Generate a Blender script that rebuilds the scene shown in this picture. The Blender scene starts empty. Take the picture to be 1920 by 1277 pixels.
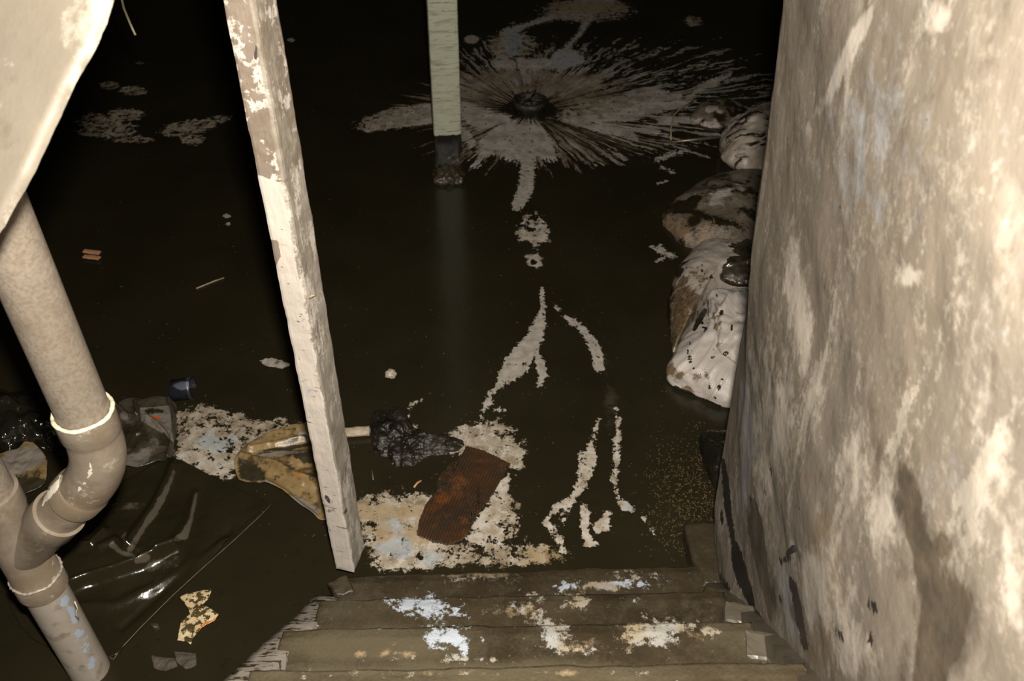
import bpy, math, random
import numpy as np
from mathutils import Vector, noise as mn
random.seed(7); np.random.seed(7)
S = bpy.context.scene
COL = S.collection

# ------------------------------------------------------------------ camera
F = 1700.0; PITCH = math.radians(40.9); H = 2.05; ROLL = 0.0128
cP, sP = math.cos(PITCH), math.sin(PITCH)
fw = np.array([0, cP, -sP]); r0 = np.array([1., 0, 0]); u0 = np.array([0, sP, cP])
rt = r0*math.cos(ROLL)+u0*math.sin(ROLL); up = u0*math.cos(ROLL)-r0*math.sin(ROLL)
CAM = np.array([0., 0, H])
cd = bpy.data.cameras.new('camera'); cam = bpy.data.objects.new('camera', cd); COL.objects.link(cam)
from mathutils import Matrix
cam.matrix_world = Matrix(((rt[0], up[0], -fw[0], CAM[0]), (rt[1], up[1], -fw[1], CAM[1]),
                           (rt[2], up[2], -fw[2], CAM[2]), (0, 0, 0, 1)))
cd.sensor_width = 36; cd.lens = F/1920*36; cd.clip_start = .01
cd.dof.use_dof = True; cd.dof.focus_distance = 2.05; cd.dof.aperture_fstop = 7.1
S.camera = cam
# ------------------------------------------------------------------ light: the camera's flash
S.view_settings.view_transform = 'Standard'; S.view_settings.look = 'None'
S.view_settings.gamma = 1; S.view_settings.exposure = 0.0; S.view_settings.use_curve_mapping = False
w = bpy.data.worlds.new('world'); S.world = w; w.use_nodes = True
w.node_tree.nodes['Background'].inputs[0].default_value = (.9, .8, .6, 1)
w.node_tree.nodes['Background'].inputs[1].default_value = .0008
fl = bpy.data.lights.new('flash', 'AREA'); fo = bpy.data.objects.new('flash', fl); COL.objects.link(fo)
fl.shape = 'RECTANGLE'; fl.size = .06; fl.size_y = .03; fl.energy = 96; fl.color = (1, .93, .84)
fpos = CAM+up*.13+rt*.03-fw*.03
fo.location = fpos
fo.rotation_euler = (math.radians(90)-PITCH, 0, 0)

# ------------------------------------------------------------------ helpers
def ray(px, py):
    return fw+rt*((px-960)/F)-up*((py-638.5)/F)
def P(px, py, z=0.0):                      # point of the plane at height z
    d = ray(px, py); t = (z-H)/d[2]; return CAM+d*t
def PY(px, py, y):                         # point of the vertical plane at distance y
    d = ray(px, py); return CAM+d*(y/d[1])
def PD(px, py, dep):
    return CAM+ray(px, py)*dep
def proj(V):
    q = np.asarray(V)-CAM; z = np.maximum(q@fw, 1e-3)
    return 960+F*(q@rt)/z, 638.5-F*(q@up)/z
def seg_d(x, y, a, b):
    ax, ay = a[0], a[1]; bx, by = b[0], b[1]
    dx, dy = bx-ax, by-ay; L = dx*dx+dy*dy+1e-9
    t = np.clip(((x-ax)*dx+(y-ay)*dy)/L, 0, 1)
    return np.hypot(x-ax-t*dx, y-ay-t*dy), t
def stroke(x, y, pts):                     # signed distance (positive inside) of a tapering stroke, pts=(x,y,width)
    out = np.full(x.shape, -1e3)
    for a, b in zip(pts[:-1], pts[1:]):
        d, t = seg_d(x, y, a, b)
        out = np.maximum(out, (a[2]*(1-t)+b[2]*t)*.5-d)
    return out
def poly(x, y, pts):
    d = np.full(x.shape, 1e3); ins = np.zeros(x.shape, bool); n = len(pts)
    for i in range(n):
        a, b = pts[i], pts[(i+1) % n]
        d = np.minimum(d, seg_d(x, y, a, b)[0])
        c = ((a[1] > y) != (b[1] > y)) & (x < (b[0]-a[0])*(y-a[1])/((b[1]-a[1]) or 1e-9)+a[0])
        ins ^= c
    return np.where(ins, d, -d)
def blob(x, y, cx, cy, rx, ry, ang=0):
    c, s = math.cos(math.radians(ang)), math.sin(math.radians(ang))
    u = ((x-cx)*c+(y-cy)*s)/rx; v = (-(x-cx)*s+(y-cy)*c)/ry
    return np.exp(-(u*u+v*v))
def tag(o, label=None, cat=None, group=None, kind=None):
    for k, v in (('label', label), ('category', cat), ('group', group), ('kind', kind)):
        if v: o[k] = v
    return o
def empty(name, loc):
    o = bpy.data.objects.new(name, None); COL.objects.link(o); o.location = Vector(loc); o.empty_display_size = .05
    return o
def mesh(name, V, Fc, mat, parent=None, smooth=True, attrs=None, origin=None):
    V = np.asarray(V, float)
    if parent is not None: org = np.array(parent.location) if parent.parent is None else np.array(parent.parent.location)
    elif origin is not None: org = np.array(origin)
    else: org = np.array([(V[:, 0].min()+V[:, 0].max())/2, (V[:, 1].min()+V[:, 1].max())/2, V[:, 2].min()])
    me = bpy.data.meshes.new(name); me.from_pydata((V-org).tolist(), [], Fc); me.update()
    if smooth: me.polygons.foreach_set('use_smooth', [True]*len(me.polygons))
    for k, a in (attrs or {}).items():
        at = me.attributes.new(k, 'FLOAT', 'POINT'); at.data.foreach_set('value', np.asarray(a, np.float32))
    me.materials.append(mat)
    o = bpy.data.objects.new(name, me); COL.objects.link(o)
    if parent is not None:
        o.parent = parent
    else: o.location = Vector(org)
    return o
def cat_smooth(pts, n):
    pts = [np.array(p, float) for p in pts]; m = len(pts); out = []
    L = [np.linalg.norm(pts[(i+1) % m]-pts[i]) for i in range(m)]; T = sum(L)
    for i in range(m):
        k = max(2, int(round(n*L[i]/T)))
        p0, p1, p2, p3 = pts[i-1], pts[i], pts[(i+1) % m], pts[(i+2) % m]
        for j in range(k):
            t = j/k
            c = .5*((2*p1)+(-p0+p2)*t+(2*p0-5*p1+4*p2-p3)*t*t+(-p0+3*p1-3*p2+p3)*t**3)
            l = p1*(1-t)+p2*t
            out.append(c*.65+l*.35)
    return out
def fbm(p, sc, oc=4, seed=0.0):
    return mn.fractal(Vector((p[0]*sc+seed, p[1]*sc-seed, p[2]*sc+seed*.5)), 1.0, 2.0, oc)
def pillow(name, outline, z0, h, mat, parent=None, rings=26, n=150, wr=.01, wsc=14, zb=None, seed=0., creases=(), attrf=None, e=.5, center=None):
    o = cat_smooth(outline, n); N = len(o)
    W = np.array([P(a, b, z0) for a, b in o]); c = W.mean(0) if center is None else P(*center, z0)
    zb = h*.5 if zb is None else zb
    V = [c+np.array([0, 0, h])]
    rr = []
    for k in range(1, rings+1):
        r = math.sin(k/rings*math.pi/2); zz = h*max(0, 1-r*r)**e
        for p in W: V.append(c+(p-c)*r+np.array([0, 0, zz])); rr.append(r)
    for k in range(rings//3-1, 0, -1):
        r = math.sin(k/(rings//3)*math.pi/2)
        for p in W: V.append(c+(p-c)*(.9*r+.1)+np.array([0, 0, -zb*(1-r*r)**.5]))
    V.append(c-np.array([0, 0, zb]))
    V = np.array(V); nr = rings+rings//3-1
    px, py = proj(V)
    add = np.zeros(len(V))
    for pts, hh, ww in creases:
        dm = np.full(len(V), 1e3)
        for a, b in zip(pts[:-1], pts[1:]): dm = np.minimum(dm, seg_d(px, py, a, b)[0])
        add += hh*np.exp(-(dm/ww)**2)
    for i, v in enumerate(V):
        d = v-c; d[2] += .02; d = d/(np.linalg.norm(d)+1e-6)
        a = fbm(v, wsc, 4, seed)*wr; b = -abs(fbm(v, wsc*.6, 3, seed+9))*wr*1.4
        V[i] = v+d*(a+b+add[i])*(.35 if v[2] < z0-.001 else 1)
    Fc = []
    for j in range(N): Fc.append((0, 1+j, 1+(j+1) % N))
    for k in range(nr-1):
        for j in range(N):
            a = 1+k*N+j; b = 1+k*N+(j+1) % N; Fc.append((a, a+N, b+N, b))
    last = len(V)-1
    for j in range(N): Fc.append((last, 1+(nr-1)*N+(j+1) % N, 1+(nr-1)*N+j))
    px, py = proj(V)
    return mesh(name, V, Fc, mat, parent, attrs=attrf(px, py) if attrf else None)
def sheet(name, outline, z0, mat, parent=None, rings=40, n=220, ridges=(), wr=.006, wsc=9, edge=.004, attrf=None, th=.0025, seed=0., center=None, curl=0., thr=None, sharp=False):
    if sharp:
        o = []; m = len(outline); per = sum(math.dist(outline[i], outline[(i+1) % m]) for i in range(m))
        for i in range(m):
            k = max(2, int(n*math.dist(outline[i], outline[(i+1) % m])/per))
            for j in range(k):
                t = j/k; o.append(np.array(outline[i])*(1-t)+np.array(outline[(i+1) % m])*t)
        o = [p+np.array([random.uniform(-.6, .6), random.uniform(-.6, .6)]) for p in o]
    else: o = cat_smooth(outline, n)
    N = len(o)
    W = np.array([P(a, b, z0) for a, b in o]); c = W.mean(0) if center is None else P(*center, z0)
    V = [c.copy()]; R = [0.]
    for k in range(1, rings+1):
        r = (k/rings)**.85
        for p in W: V.append(c+(p-c)*r); R.append(r)
    V = np.array(V); R = np.array(R); px, py = proj(V)
    for pts, hh, ww in ridges:
        dm = np.full(len(V), 1e3)
        for a, b in zip(pts[:-1], pts[1:]): dm = np.minimum(dm, seg_d(px, py, a, b)[0])
        V[:, 2] += hh*np.exp(-(dm/ww)**2)
    for i, v in enumerate(V):
        V[i, 2] += (.5+.5*(1-R[i]))*wr*(1+fbm((v[0], v[1], 0), wsc, 4, seed)) + curl*max(0, R[i]-.8)*5*(.5+fbm((v[0], v[1], 3), 5, 2, seed))
    V[:, 2] += edge
    Fc = [(0, 1+j, 1+(j+1) % N) for j in range(N)]
    for k in range(rings-1):
        for j in range(N):
            a = 1+k*N+j; b = 1+k*N+(j+1) % N; Fc.append((a, a+N, b+N, b))
    M = len(V); V2 = V.copy(); V2[:, 2] -= th
    Fc2 = [tuple(i+M for i in reversed(f)) for f in Fc]
    e0 = 1+(rings-1)*N
    Fs = [(e0+j, e0+j+M, e0+(j+1) % N+M, e0+(j+1) % N) for j in range(N)]
    VV = np.vstack([V, V2]); px, py = proj(VV)
    return mesh(name, VV, Fc+Fc2+Fs, mat, parent, attrs=attrf(px, py) if attrf else None)
def sweep(name, pts, rad, mat, parent=None, n=32, caps=True, jit=0., squash=None, origin=None):
    pts = [np.array(p, float) for p in pts]; V = []; Fc = []
    if not hasattr(rad, '__len__'): rad = [rad]*len(pts)
    ref = None
    for i, p in enumerate(pts):
        t = pts[min(i+1, len(pts)-1)]-pts[max(i-1, 0)]; t = t/(np.linalg.norm(t)+1e-9)
        if ref is None: ref = np.array([0, 1., 0]) if abs(t[1]) < .9 else np.array([1., 0, 0])
        a = ref-t*ref.dot(t); a = a/np.linalg.norm(a); b = np.cross(t, a); ref = a
        for k in range(n):
            th = 2*math.pi*k/n; r = rad[i]*(1+(jit*fbm(p+a*math.cos(th)*.05+b*math.sin(th)*.05, 60, 3) if jit else 0))
            V.append(p+(a*math.cos(th)+b*math.sin(th))*r)
    for i in range(len(pts)-1):
        for k in range(n):
            Fc.append((i*n+k, i*n+(k+1) % n, (i+1)*n+(k+1) % n, (i+1)*n+k))
    if caps:
        Fc.append(tuple(range(n-1, -1, -1))); Fc.append(tuple((len(pts)-1)*n+k for k in range(n)))
    o = mesh(name, V, Fc, mat, parent, origin=origin)
    if n >= 40: o.data.set_sharp_from_angle(angle=math.radians(38))
    return o
def slab(name, c8, mat, parent=None, nu=40, nv=6, nw=6, jit=0., jsc=12, seed=0., attrf=None, mod=None, smooth=False):
    """c8: 8 corners (bottom 4, top 4) -> subdivided closed box with worn surface. u: 0->1, v: 0->3, w: 0->4"""
    c = [np.array(p, float) for p in c8]
    def tri(u, v, w_):
        b = c[0]*(1-u)*(1-v)+c[1]*u*(1-v)+c[2]*u*v+c[3]*(1-u)*v
        t = c[4]*(1-u)*(1-v)+c[5]*u*(1-v)+c[6]*u*v+c[7]*(1-u)*v
        return b*(1-w_)+t*w_
    idx = {}; V = []
    cen = sum(c)/8
    def vid(i, j, k):
        if (i, j, k) not in idx:
            p = tri(i/nu, j/nv, k/nw)
            e = (i in (0, nu))+(j in (0, nv))+(k in (0, nw))
            q = p.copy()
            if jit:
                nrm = np.array(mn.noise_vector(Vector(p*jsc+seed)))+.5*np.array(mn.noise_vector(Vector(p*jsc*3.1+seed)))
                q = q+nrm*jit*(1.4 if e > 1 else 1)
            if e > 1:   # round the arrises
                a = tri(min(max(i/nu, .5/nu), 1-.5/nu), min(max(j/nv, .5/nv), 1-.5/nv), min(max(k/nw, .5/nw), 1-.5/nw))
                q = q+(a-p)*.45
            if mod is not None: q = mod(q, i/nu, j/nv, k/nw)
            idx[(i, j, k)] = len(V); V.append(q)
        return idx[(i, j, k)]
    Fc = []
    for k in (0, nw):
        for i in range(nu):
            for j in range(nv):
                f = [vid(i, j, k), vid(i, j+1, k), vid(i+1, j+1, k), vid(i+1, j, k)]; Fc.append(tuple(f if k == 0 else f[::-1]))
    for j in (0, nv):
        for i in range(nu):
            for k in range(nw):
                f = [vid(i, j, k), vid(i+1, j, k), vid(i+1, j, k+1), vid(i, j, k+1)]; Fc.append(tuple(f if j == 0 else f[::-1]))
    for i in (0, nu):
        for j in range(nv):
            for k in range(nw):
                f = [vid(i, j, k), vid(i, j, k+1), vid(i, j+1, k+1), vid(i, j+1, k)]; Fc.append(tuple(f if i == 0 else f[::-1]))
    V = np.array(V); px, py = proj(V)
    return mesh(name, V, Fc, mat, parent, smooth=smooth, attrs=attrf(px, py) if attrf else None)

# ------------------------------------------------------------------ materials
def layered(name, c1, c2, scale=6, rough=.5, layers=(), bump=(30, .2), bump2=None, spec=.5, stretch=(1, 1, 1), detail=8, polar=None, metallic=0., coat=0., waves=None, alpha=None, trans=None):
    m = bpy.data.materials.new(name); m.use_nodes = True; nt = m.node_tree; nd = nt.nodes; lk = nt.links
    b = nd['Principled BSDF']; tc = nd.new('ShaderNodeTexCoord')
    def mp(st, off=(0, 0, 0), src=None):
        q = nd.new('ShaderNodeMapping'); q.inputs['Scale'].default_value = st; q.inputs['Location'].default_value = off
        lk.new(src or tc.outputs['Object'], q.inputs['Vector']); return q.outputs[0]
    def nz(sc, st=(1, 1, 1), off=(0, 0, 0), det=8, rg=.6, dist=0., src=None):
        q = nd.new('ShaderNodeTexNoise'); q.inputs['Scale'].default_value = sc; q.inputs['Detail'].default_value = det
        q.inputs['Roughness'].default_value = rg; q.inputs['Distortion'].default_value = dist
        lk.new(mp(st, off, src), q.inputs['Vector']); return q.outputs[0]
    def math_(op, a, b_=None, c=None, clamp=False):
        q = nd.new('ShaderNodeMath'); q.operation = op; q.use_clamp = clamp
        for i, v in enumerate((a, b_, c)):
            if v is None: continue
            if isinstance(v, (int, float)): q.inputs[i].default_value = v
            else: lk.new(v, q.inputs[i])
        return q.outputs[0]
    def mixc(f, a, b_):
        q = nd.new('ShaderNodeMix'); q.data_type = 'RGBA'; lk.new(f, q.inputs[0])
        for s, v in ((6, a), (7, b_)):
            if isinstance(v, tuple): q.inputs[s].default_value = (*v, 1)
            else: lk.new(v, q.inputs[s])
        return q.outputs[2]
    def mixf(f, a, b_):
        q = nd.new('ShaderNodeMix'); lk.new(f, q.inputs[0])
        for s, v in ((2, a), (3, b_)):
            if isinstance(v, (int, float)): q.inputs[s].default_value = v
            else: lk.new(v, q.inputs[s])
        return q.outputs[0]
    pv = None
    if polar:      # streaks that run outward from a point
        s = nd.new('ShaderNodeVectorMath'); s.operation = 'SUBTRACT'; lk.new(tc.outputs['Object'], s.inputs[0]); s.inputs[1].default_value = (polar[0], polar[1], 0)
        # warp slightly
        L = nd.new('ShaderNodeVectorMath'); L.operation = 'LENGTH'; lk.new(s.outputs[0], L.inputs[0])
        N_ = nd.new('ShaderNodeVectorMath'); N_.operation = 'NORMALIZE'; lk.new(s.outputs[0], N_.inputs[0])
        cx = nd.new('ShaderNodeCombineXYZ'); lk.new(math_('MULTIPLY', L.outputs['Value'], .09), cx.inputs[2])
        A = nd.new('ShaderNodeVectorMath'); A.operation = 'ADD'; lk.new(N_.outputs[0], A.inputs[0]); lk.new(cx.outputs[0], A.inputs[1])
        wv = nd.new('ShaderNodeTexNoise'); wv.inputs['Scale'].default_value = 9; wv.inputs['Detail'].default_value = 3; lk.new(tc.outputs['Object'], wv.inputs['Vector'])
        ws = nd.new('ShaderNodeVectorMath'); ws.operation = 'SCALE'; ws.inputs['Scale'].default_value = .07; lk.new(wv.outputs['Color'], ws.inputs[0])
        A2 = nd.new('ShaderNodeVectorMath'); A2.operation = 'ADD'; lk.new(A.outputs[0], A2.inputs[0]); lk.new(ws.outputs[0], A2.inputs[1])
        pv = A2.outputs[0]
    f = math_('MULTIPLY_ADD', math_('SUBTRACT', nz(scale, stretch, (3, 1, 7), detail), .5), 3.0, .5, True)
    colr = mixc(f, c1, c2); ro = rough; bm = None; masks = []
    for i, l in enumerate(layers):
        q = l.get('bias', 0.)
        n_ = nz(l.get('scale', 10), l.get('st', (1, 1, 1)), (i*5.3+1, i*2.1, i*.7), l.get('det', 8), l.get('rg', .6), l.get('dist', 0.), pv if l.get('polar') else None)
        v = math_('MULTIPLY', math_('SUBTRACT', n_, .5), l.get('amp', 1.)*(1.9 if l.get('attr') else 1.15))
        v = math_('ADD', v, q)
        if l.get('attr') and not l.get('n2') and not l.get('fine'): l = dict(l, n2=(150, .8*l.get('amp', 1.)))
        if l.get('n2'):
            n2 = nz(l['n2'][0], (1, 1, 1), (i*2.3, i, 4), 5, .7)
            v = math_('ADD', v, math_('MULTIPLY', math_('SUBTRACT', n2, .5), l['n2'][1]))
        if l.get('attr'):
            at = nd.new('ShaderNodeAttribute'); at.attribute_name = l['attr']
            v = math_('ADD', v, math_('MULTIPLY', at.outputs['Fac'], l.get('gain', 1.)))
        if l.get('z'):     # (z low, z high): grows with height on the thing
            sx = nd.new('ShaderNodeSeparateXYZ'); lk.new(tc.outputs['Object'], sx.inputs[0])
            z = math_('DIVIDE', math_('SUBTRACT', sx.outputs[2], l['z'][0]), l['z'][1]-l['z'][0])
            z = math_('MINIMUM', math_('MAXIMUM', z, 0.), 1.)
            v = math_('ADD', v, math_('MULTIPLY', z, l.get('zg', 1.)))
        msk = math_('ADD', math_('DIVIDE', v, l.get('soft', .05)), .5, None, True)
        if l.get('max', 1) < 1: msk = math_('MULTIPLY', msk, l['max'])
        cc = l['col']
        if l.get('col2'):
            f2 = math_('MULTIPLY_ADD', math_('SUBTRACT', nz(l.get('c2s', 20), (1, 1, 1), (i, 8, 2), 6), .5), 4.0, .5, True)
            cc = mixc(f2, l['col'], l['col2'])
        colr = mixc(msk, colr, cc)
        if 'rough' in l: ro = mixf(msk, ro, l['rough'])
        masks.append(msk)
        if l.get('h'):
            t = math_('MULTIPLY', msk, l['h']); bm = t if bm is None else math_('ADD', bm, t)
    lk.new(colr, b.inputs['Base Color'])
    if isinstance(ro, (int, float)): b.inputs['Roughness'].default_value = ro
    else: lk.new(ro, b.inputs['Roughness'])
    b.inputs['Specular IOR Level'].default_value = spec; b.inputs['Metallic'].default_value = metallic
    if coat: b.inputs['Coat Weight'].default_value = coat; b.inputs['Coat Roughness'].default_value = .12
    if trans: b.inputs['Alpha'].default_value = trans
    if bump:
        hgt = nz(bump[0], stretch, (2, 2, 2), 6)
        if bump2: hgt = math_('ADD', hgt, math_('MULTIPLY', nz(bump2[0], (1, 1, 1), (5, 5, 5), 3), bump2[1]))
        if waves:   # (direction angle, scale, amount)
            mpv = nd.new('ShaderNodeMapping'); mpv.inputs['Rotation'].default_value = (0, 0, waves[0]); lk.new(tc.outputs['Object'], mpv.inputs['Vector'])
            wt = nd.new('ShaderNodeTexWave'); wt.inputs['Scale'].default_value = waves[1]; wt.inputs['Distortion'].default_value = 1.0; lk.new(mpv.outputs[0], wt.inputs['Vector'])
            hgt = math_('ADD', hgt, math_('MULTIPLY', wt.outputs['Fac'], waves[2]))
        if bm is not None: hgt = math_('ADD', hgt, bm)
        bp = nd.new('ShaderNodeBump'); bp.inputs['Strength'].default_value = bump[1]; bp.inputs['Distance'].default_value = .01
        lk.new(hgt, bp.inputs['Height']); lk.new(bp.outputs[0], b.inputs['Normal'])
    return m
MUD = (.0155, .0128, .0062); MUD2 = (.0215, .0178, .0090)
DR = P(993, 208, 0)                      # where the drain stands
M = {}
M['flood'] = layered('flood_mud', MUD, MUD2, 3, .19, spec=.33, bump=(14, .06), bump2=(70, .15), polar=(DR[0], DR[1]), layers=[
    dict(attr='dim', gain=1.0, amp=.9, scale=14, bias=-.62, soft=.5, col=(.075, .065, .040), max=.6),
    dict(attr='ring', gain=1.0, polar=True, scale=22, amp=2.2, det=6, bias=-.62, soft=.3, col=(.30, .24, .17), col2=(.15, .115, .075), c2s=9, rough=.3),
    dict(attr='fan', gain=1.0, polar=True, scale=26, amp=2.6, det=5, rg=.6, bias=-1.0, soft=.10, col=(.40, .36, .31), col2=(.20, .175, .13), c2s=8, rough=.3, n2=(22, 1.0)),
    dict(attr='fan2', gain=1.0, polar=True, scale=30, amp=2.4, det=5, rg=.6, bias=-1.15, soft=.09, col=(.30, .28, .23), col2=(.16, .14, .11), c2s=8, rough=.3, n2=(12, 1.6)),
    dict(attr='petal', gain=1.0, polar=True, scale=20, amp=1.9, det=8, rg=.65, bias=0, soft=.10, col=(.50, .46, .41), col2=(.29, .255, .205), c2s=14, rough=.3, n2=(50, 1.6)),
    dict(attr='solid', gain=1.0, scale=60, amp=1.3, rg=.65, bias=0, soft=.08, col=(.44, .405, .35), col2=(.30, .265, .215), c2s=34, rough=.3, n2=(150, .5), h=.12),
    dict(attr='white', gain=1.0, scale=30, amp=1.9, rg=.7, bias=0, soft=.10, col=(.50, .46, .40), col2=(.30, .245, .17), c2s=30, rough=.3, n2=(120, 1.0), h=.15),
    dict(attr='spot', gain=1.0, scale=30, amp=2.2, bias=0, soft=.12, rg=.75, col=(.40, .35, .27), col2=(.20, .155, .10), c2s=24, rough=.3, n2=(140, 1.2), h=.15),
    dict(attr='blue', gain=1.0, scale=22, amp=3.2, bias=-.35, soft=.25, rg=.7, col=(.33, .38, .41), max=.6),
    dict(attr='tan', gain=1.0, scale=18, amp=3.2, bias=-.15, soft=.4, rg=.7, col=(.33, .245, .135), max=.7),
    dict(attr='cut', gain=1.0, scale=30, amp=3.0, rg=.72, bias=-.62, soft=.12, col=MUD, rough=.17, n2=(120, .8)),
])
M['wall'] = layered('worn_plaster', (.20, .17, .134), (.16, .134, .10), 3.2, .6, bump=(45, .16), bump2=(12, .5), stretch=(1, 1, .75), layers=[
    dict(attr='film', gain=1., scale=5, amp=.9, bias=-.5, soft=.7, st=(1, 1, .45), col=(.150, .122, .088), col2=(.19, .158, .12), c2s=12, max=.8),
    dict(scale=4, amp=2.2, bias=-.10, soft=.5, st=(1, 1, .6), col=(.145, .118, .085), max=.6, dist=.5),
    dict(scale=60, amp=1.6, bias=-.20, soft=.25, rg=.75, col=(.36, .32, .255), max=.5, n2=(7, 1.2)),
    dict(scale=7, amp=1.5, bias=-.24, soft=.10, st=(1.6, 1.6, .35), col=(.40, .36, .29), max=.55, dist=.3, n2=(70, .8)),
    dict(scale=9, amp=1.4, bias=-.24, soft=.16, st=(1, 1, .45), col=(.36, .32, .26), max=.5, dist=.6),
    dict(scale=34, amp=1.6, bias=-.36, soft=.15, st=(1, 1, .5), col=(.13, .10, .065), max=.4, dist=.4),
    dict(attr='cream', gain=1., scale=12, amp=.9, bias=-.45, soft=.35, col=(.40, .352, .29), st=(1, 1, .5), n2=(40, 1.2)),
    dict(attr='end_shade', gain=1., scale=50, amp=.8, bias=-.5, soft=.5, st=(1, 1, .3), col=(.16, .13, .085), col2=(.23, .195, .145), c2s=60, max=.85),
    dict(attr='bluish', gain=1., scale=20, amp=1., bias=-.5, soft=.4, col=(.25, .255, .255), max=.7),
    dict(attr='brown', gain=1., scale=16, amp=1.0, bias=-.38, soft=.4, col=(.040, .030, .018), col2=(.085, .064, .040), max=.92, n2=(60, .5)),
    dict(attr='rust', gain=1., scale=30, amp=1.6, bias=-.7, soft=.5, col=(.17, .115, .06), max=.6),
    dict(attr='black', gain=1., scale=40, amp=.9, bias=-.5, soft=.12, col=(.013, .012, .013), rough=.35, n2=(110, 1.4)),
])
M['tread'] = layered('muddy_tread', (.022, .0165, .0095), (.052, .039, .022), 5, .19, bump=(38, .32), bump2=(150, .5), layers=[
    dict(scale=16, amp=2.4, bias=-.22, soft=.5, rg=.75, col=(.085, .070, .045), max=.5, n2=(90, .8)),
    dict(scale=120, amp=2.0, bias=-.55, soft=.1, rg=.7, col=(.30, .24, .15), n2=(8, 1.2)),
    dict(attr='wet', gain=1., scale=6, amp=.8, bias=-.5, soft=.6, col=(.078, .065, .040)),
    dict(attr='paint', gain=1.3, scale=36, amp=2.4, bias=-.88, soft=.35, rg=.75, col=(.30, .30, .28), col2=(.28, .23, .15), c2s=14, n2=(130, .7), rough=.3),
    dict(attr='blue', gain=1.3, scale=40, amp=2.5, bias=-.90, soft=.30, rg=.75, col=(.36, .40, .44), n2=(130, .7), rough=.3),
    dict(attr='tan', gain=1.4, scale=24, amp=1.8, bias=-1.0, soft=.5, rg=.7, col=(.28, .21, .12), n2=(130, .7), rough=.3, max=.8),
])
M['pale_wood'] = layered('pale_splattered_wood', (.43, .38, .32), (.34, .30, .25), 20, .5, bump=(40, .2), stretch=(1, 1, 1), layers=[
    dict(scale=38, amp=2.4, bias=-.14, soft=.12, st=(.8, .8, 1.3), col=(.05, .04, .023), rough=.25, n2=(90, .6)),
    dict(scale=90, amp=1.6, bias=-.45, soft=.08, col=(.05, .04, .025))])
M['post'] = layered('splattered_white_timber', (.53, .475, .41), (.46, .41, .35), 14, .5, bump=(90, .25), stretch=(1, 1, .3), layers=[
    dict(scale=30, amp=1.7, bias=-.33, soft=.06, st=(.5, .5, 2.2), col=(.17, .12, .08)),
    dict(scale=85, amp=1.9, bias=-.36, soft=.06, st=(.6, .6, 1.7), col=(.12, .09, .06), n2=(6, .5)),
    dict(scale=22, amp=2.6, bias=-1.6, soft=.12, z=(1.09, 1.17), zg=1.72, rg=.7, col=(.215, .175, .135), col2=(.16, .125, .09), c2s=30, n2=(60, 1.0)),
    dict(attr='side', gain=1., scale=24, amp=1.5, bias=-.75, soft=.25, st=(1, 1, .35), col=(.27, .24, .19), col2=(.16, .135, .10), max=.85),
    dict(attr='dark', gain=1., scale=60, amp=.5, bias=-.5, soft=.1, col=(.05, .045, .045)),
    dict(attr='chalk', gain=1., scale=60, amp=.8, bias=-.5, soft=.3, col=(.25, .33, .47), max=.7),
    dict(attr='film', gain=1., scale=60, amp=.5, bias=-.5, soft=.1, col=(.20, .16, .125))])
M['green_post'] = layered('pale_green_timber', (.345, .365, .265), (.40, .41, .31), 9, .55, bump=(60, .2), stretch=(1, 1, .6), layers=[
    dict(scale=26, amp=2.2, bias=-.14, soft=.30, st=(.4, .4, 3.2), col=(.22, .19, .10), max=.65),
    dict(scale=60, amp=1.8, bias=-.27, soft=.10, st=(.35, .35, 3), col=(.12, .085, .045)),
    dict(scale=26, amp=2.0, bias=-.46, soft=.08, col=(.09, .06, .035)),
    dict(scale=70, amp=.9, bias=.5, soft=.08, z=(.225, .245), zg=-1.1, col=(.014, .012, .009), rough=.3)])
M['pvc'] = layered('dirty_pvc', (.22, .185, .14), (.17, .14, .105), 30, .42, bump=(60, .08), detail=10, layers=[
    dict(scale=5, amp=1.4, bias=-.05, soft=.8, col=(.33, .285, .235), max=.7),
    dict(scale=150, amp=2.2, bias=-.05, soft=.5, col=(.14, .105, .075), max=.6),
    dict(scale=24, amp=1.8, bias=-.50, soft=.12, col=(.60, .54, .43), max=.7)])
M['pvc_low'] = layered('pale_pvc', (.37, .325, .27), (.30, .26, .205), 8, .38, bump=(60, .06), layers=[
    dict(scale=20, amp=1.8, bias=-.24, soft=.2, st=(1, 1, 1.2), col=(.20, .155, .11), max=.8),
    dict(scale=70, amp=1.6, bias=-.5, soft=.08, col=(.15, .11, .08)),
    dict(attr='blue', gain=1., scale=60, amp=1.6, bias=-.6, soft=.12, col=(.36, .43, .50))])
M['pvc_fit'] = layered('muddy_pvc_fitting', (.26, .215, .16), (.17, .135, .10), 12, .36, bump=(50, .12), layers=[
    dict(scale=9, amp=2.2, bias=-.08, soft=.3, col=(.17, .13, .085), max=.85, n2=(60, .6)),
    dict(scale=16, amp=1.9, bias=-.30, soft=.15, col=(.42, .37, .29), max=.7, n2=(90, .8)),
    dict(scale=30, amp=1.9, bias=-.42, soft=.1, col=(.26, .17, .08), max=.8),
    dict(attr='glue', gain=1., scale=60, amp=.9, bias=-.55, soft=.1, col=(.66, .61, .48), h=.3)])
M['glue'] = layered('cream_glue', (.72, .66, .46), (.66, .60, .42), 40, .5, bump=(60, .3))
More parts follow.
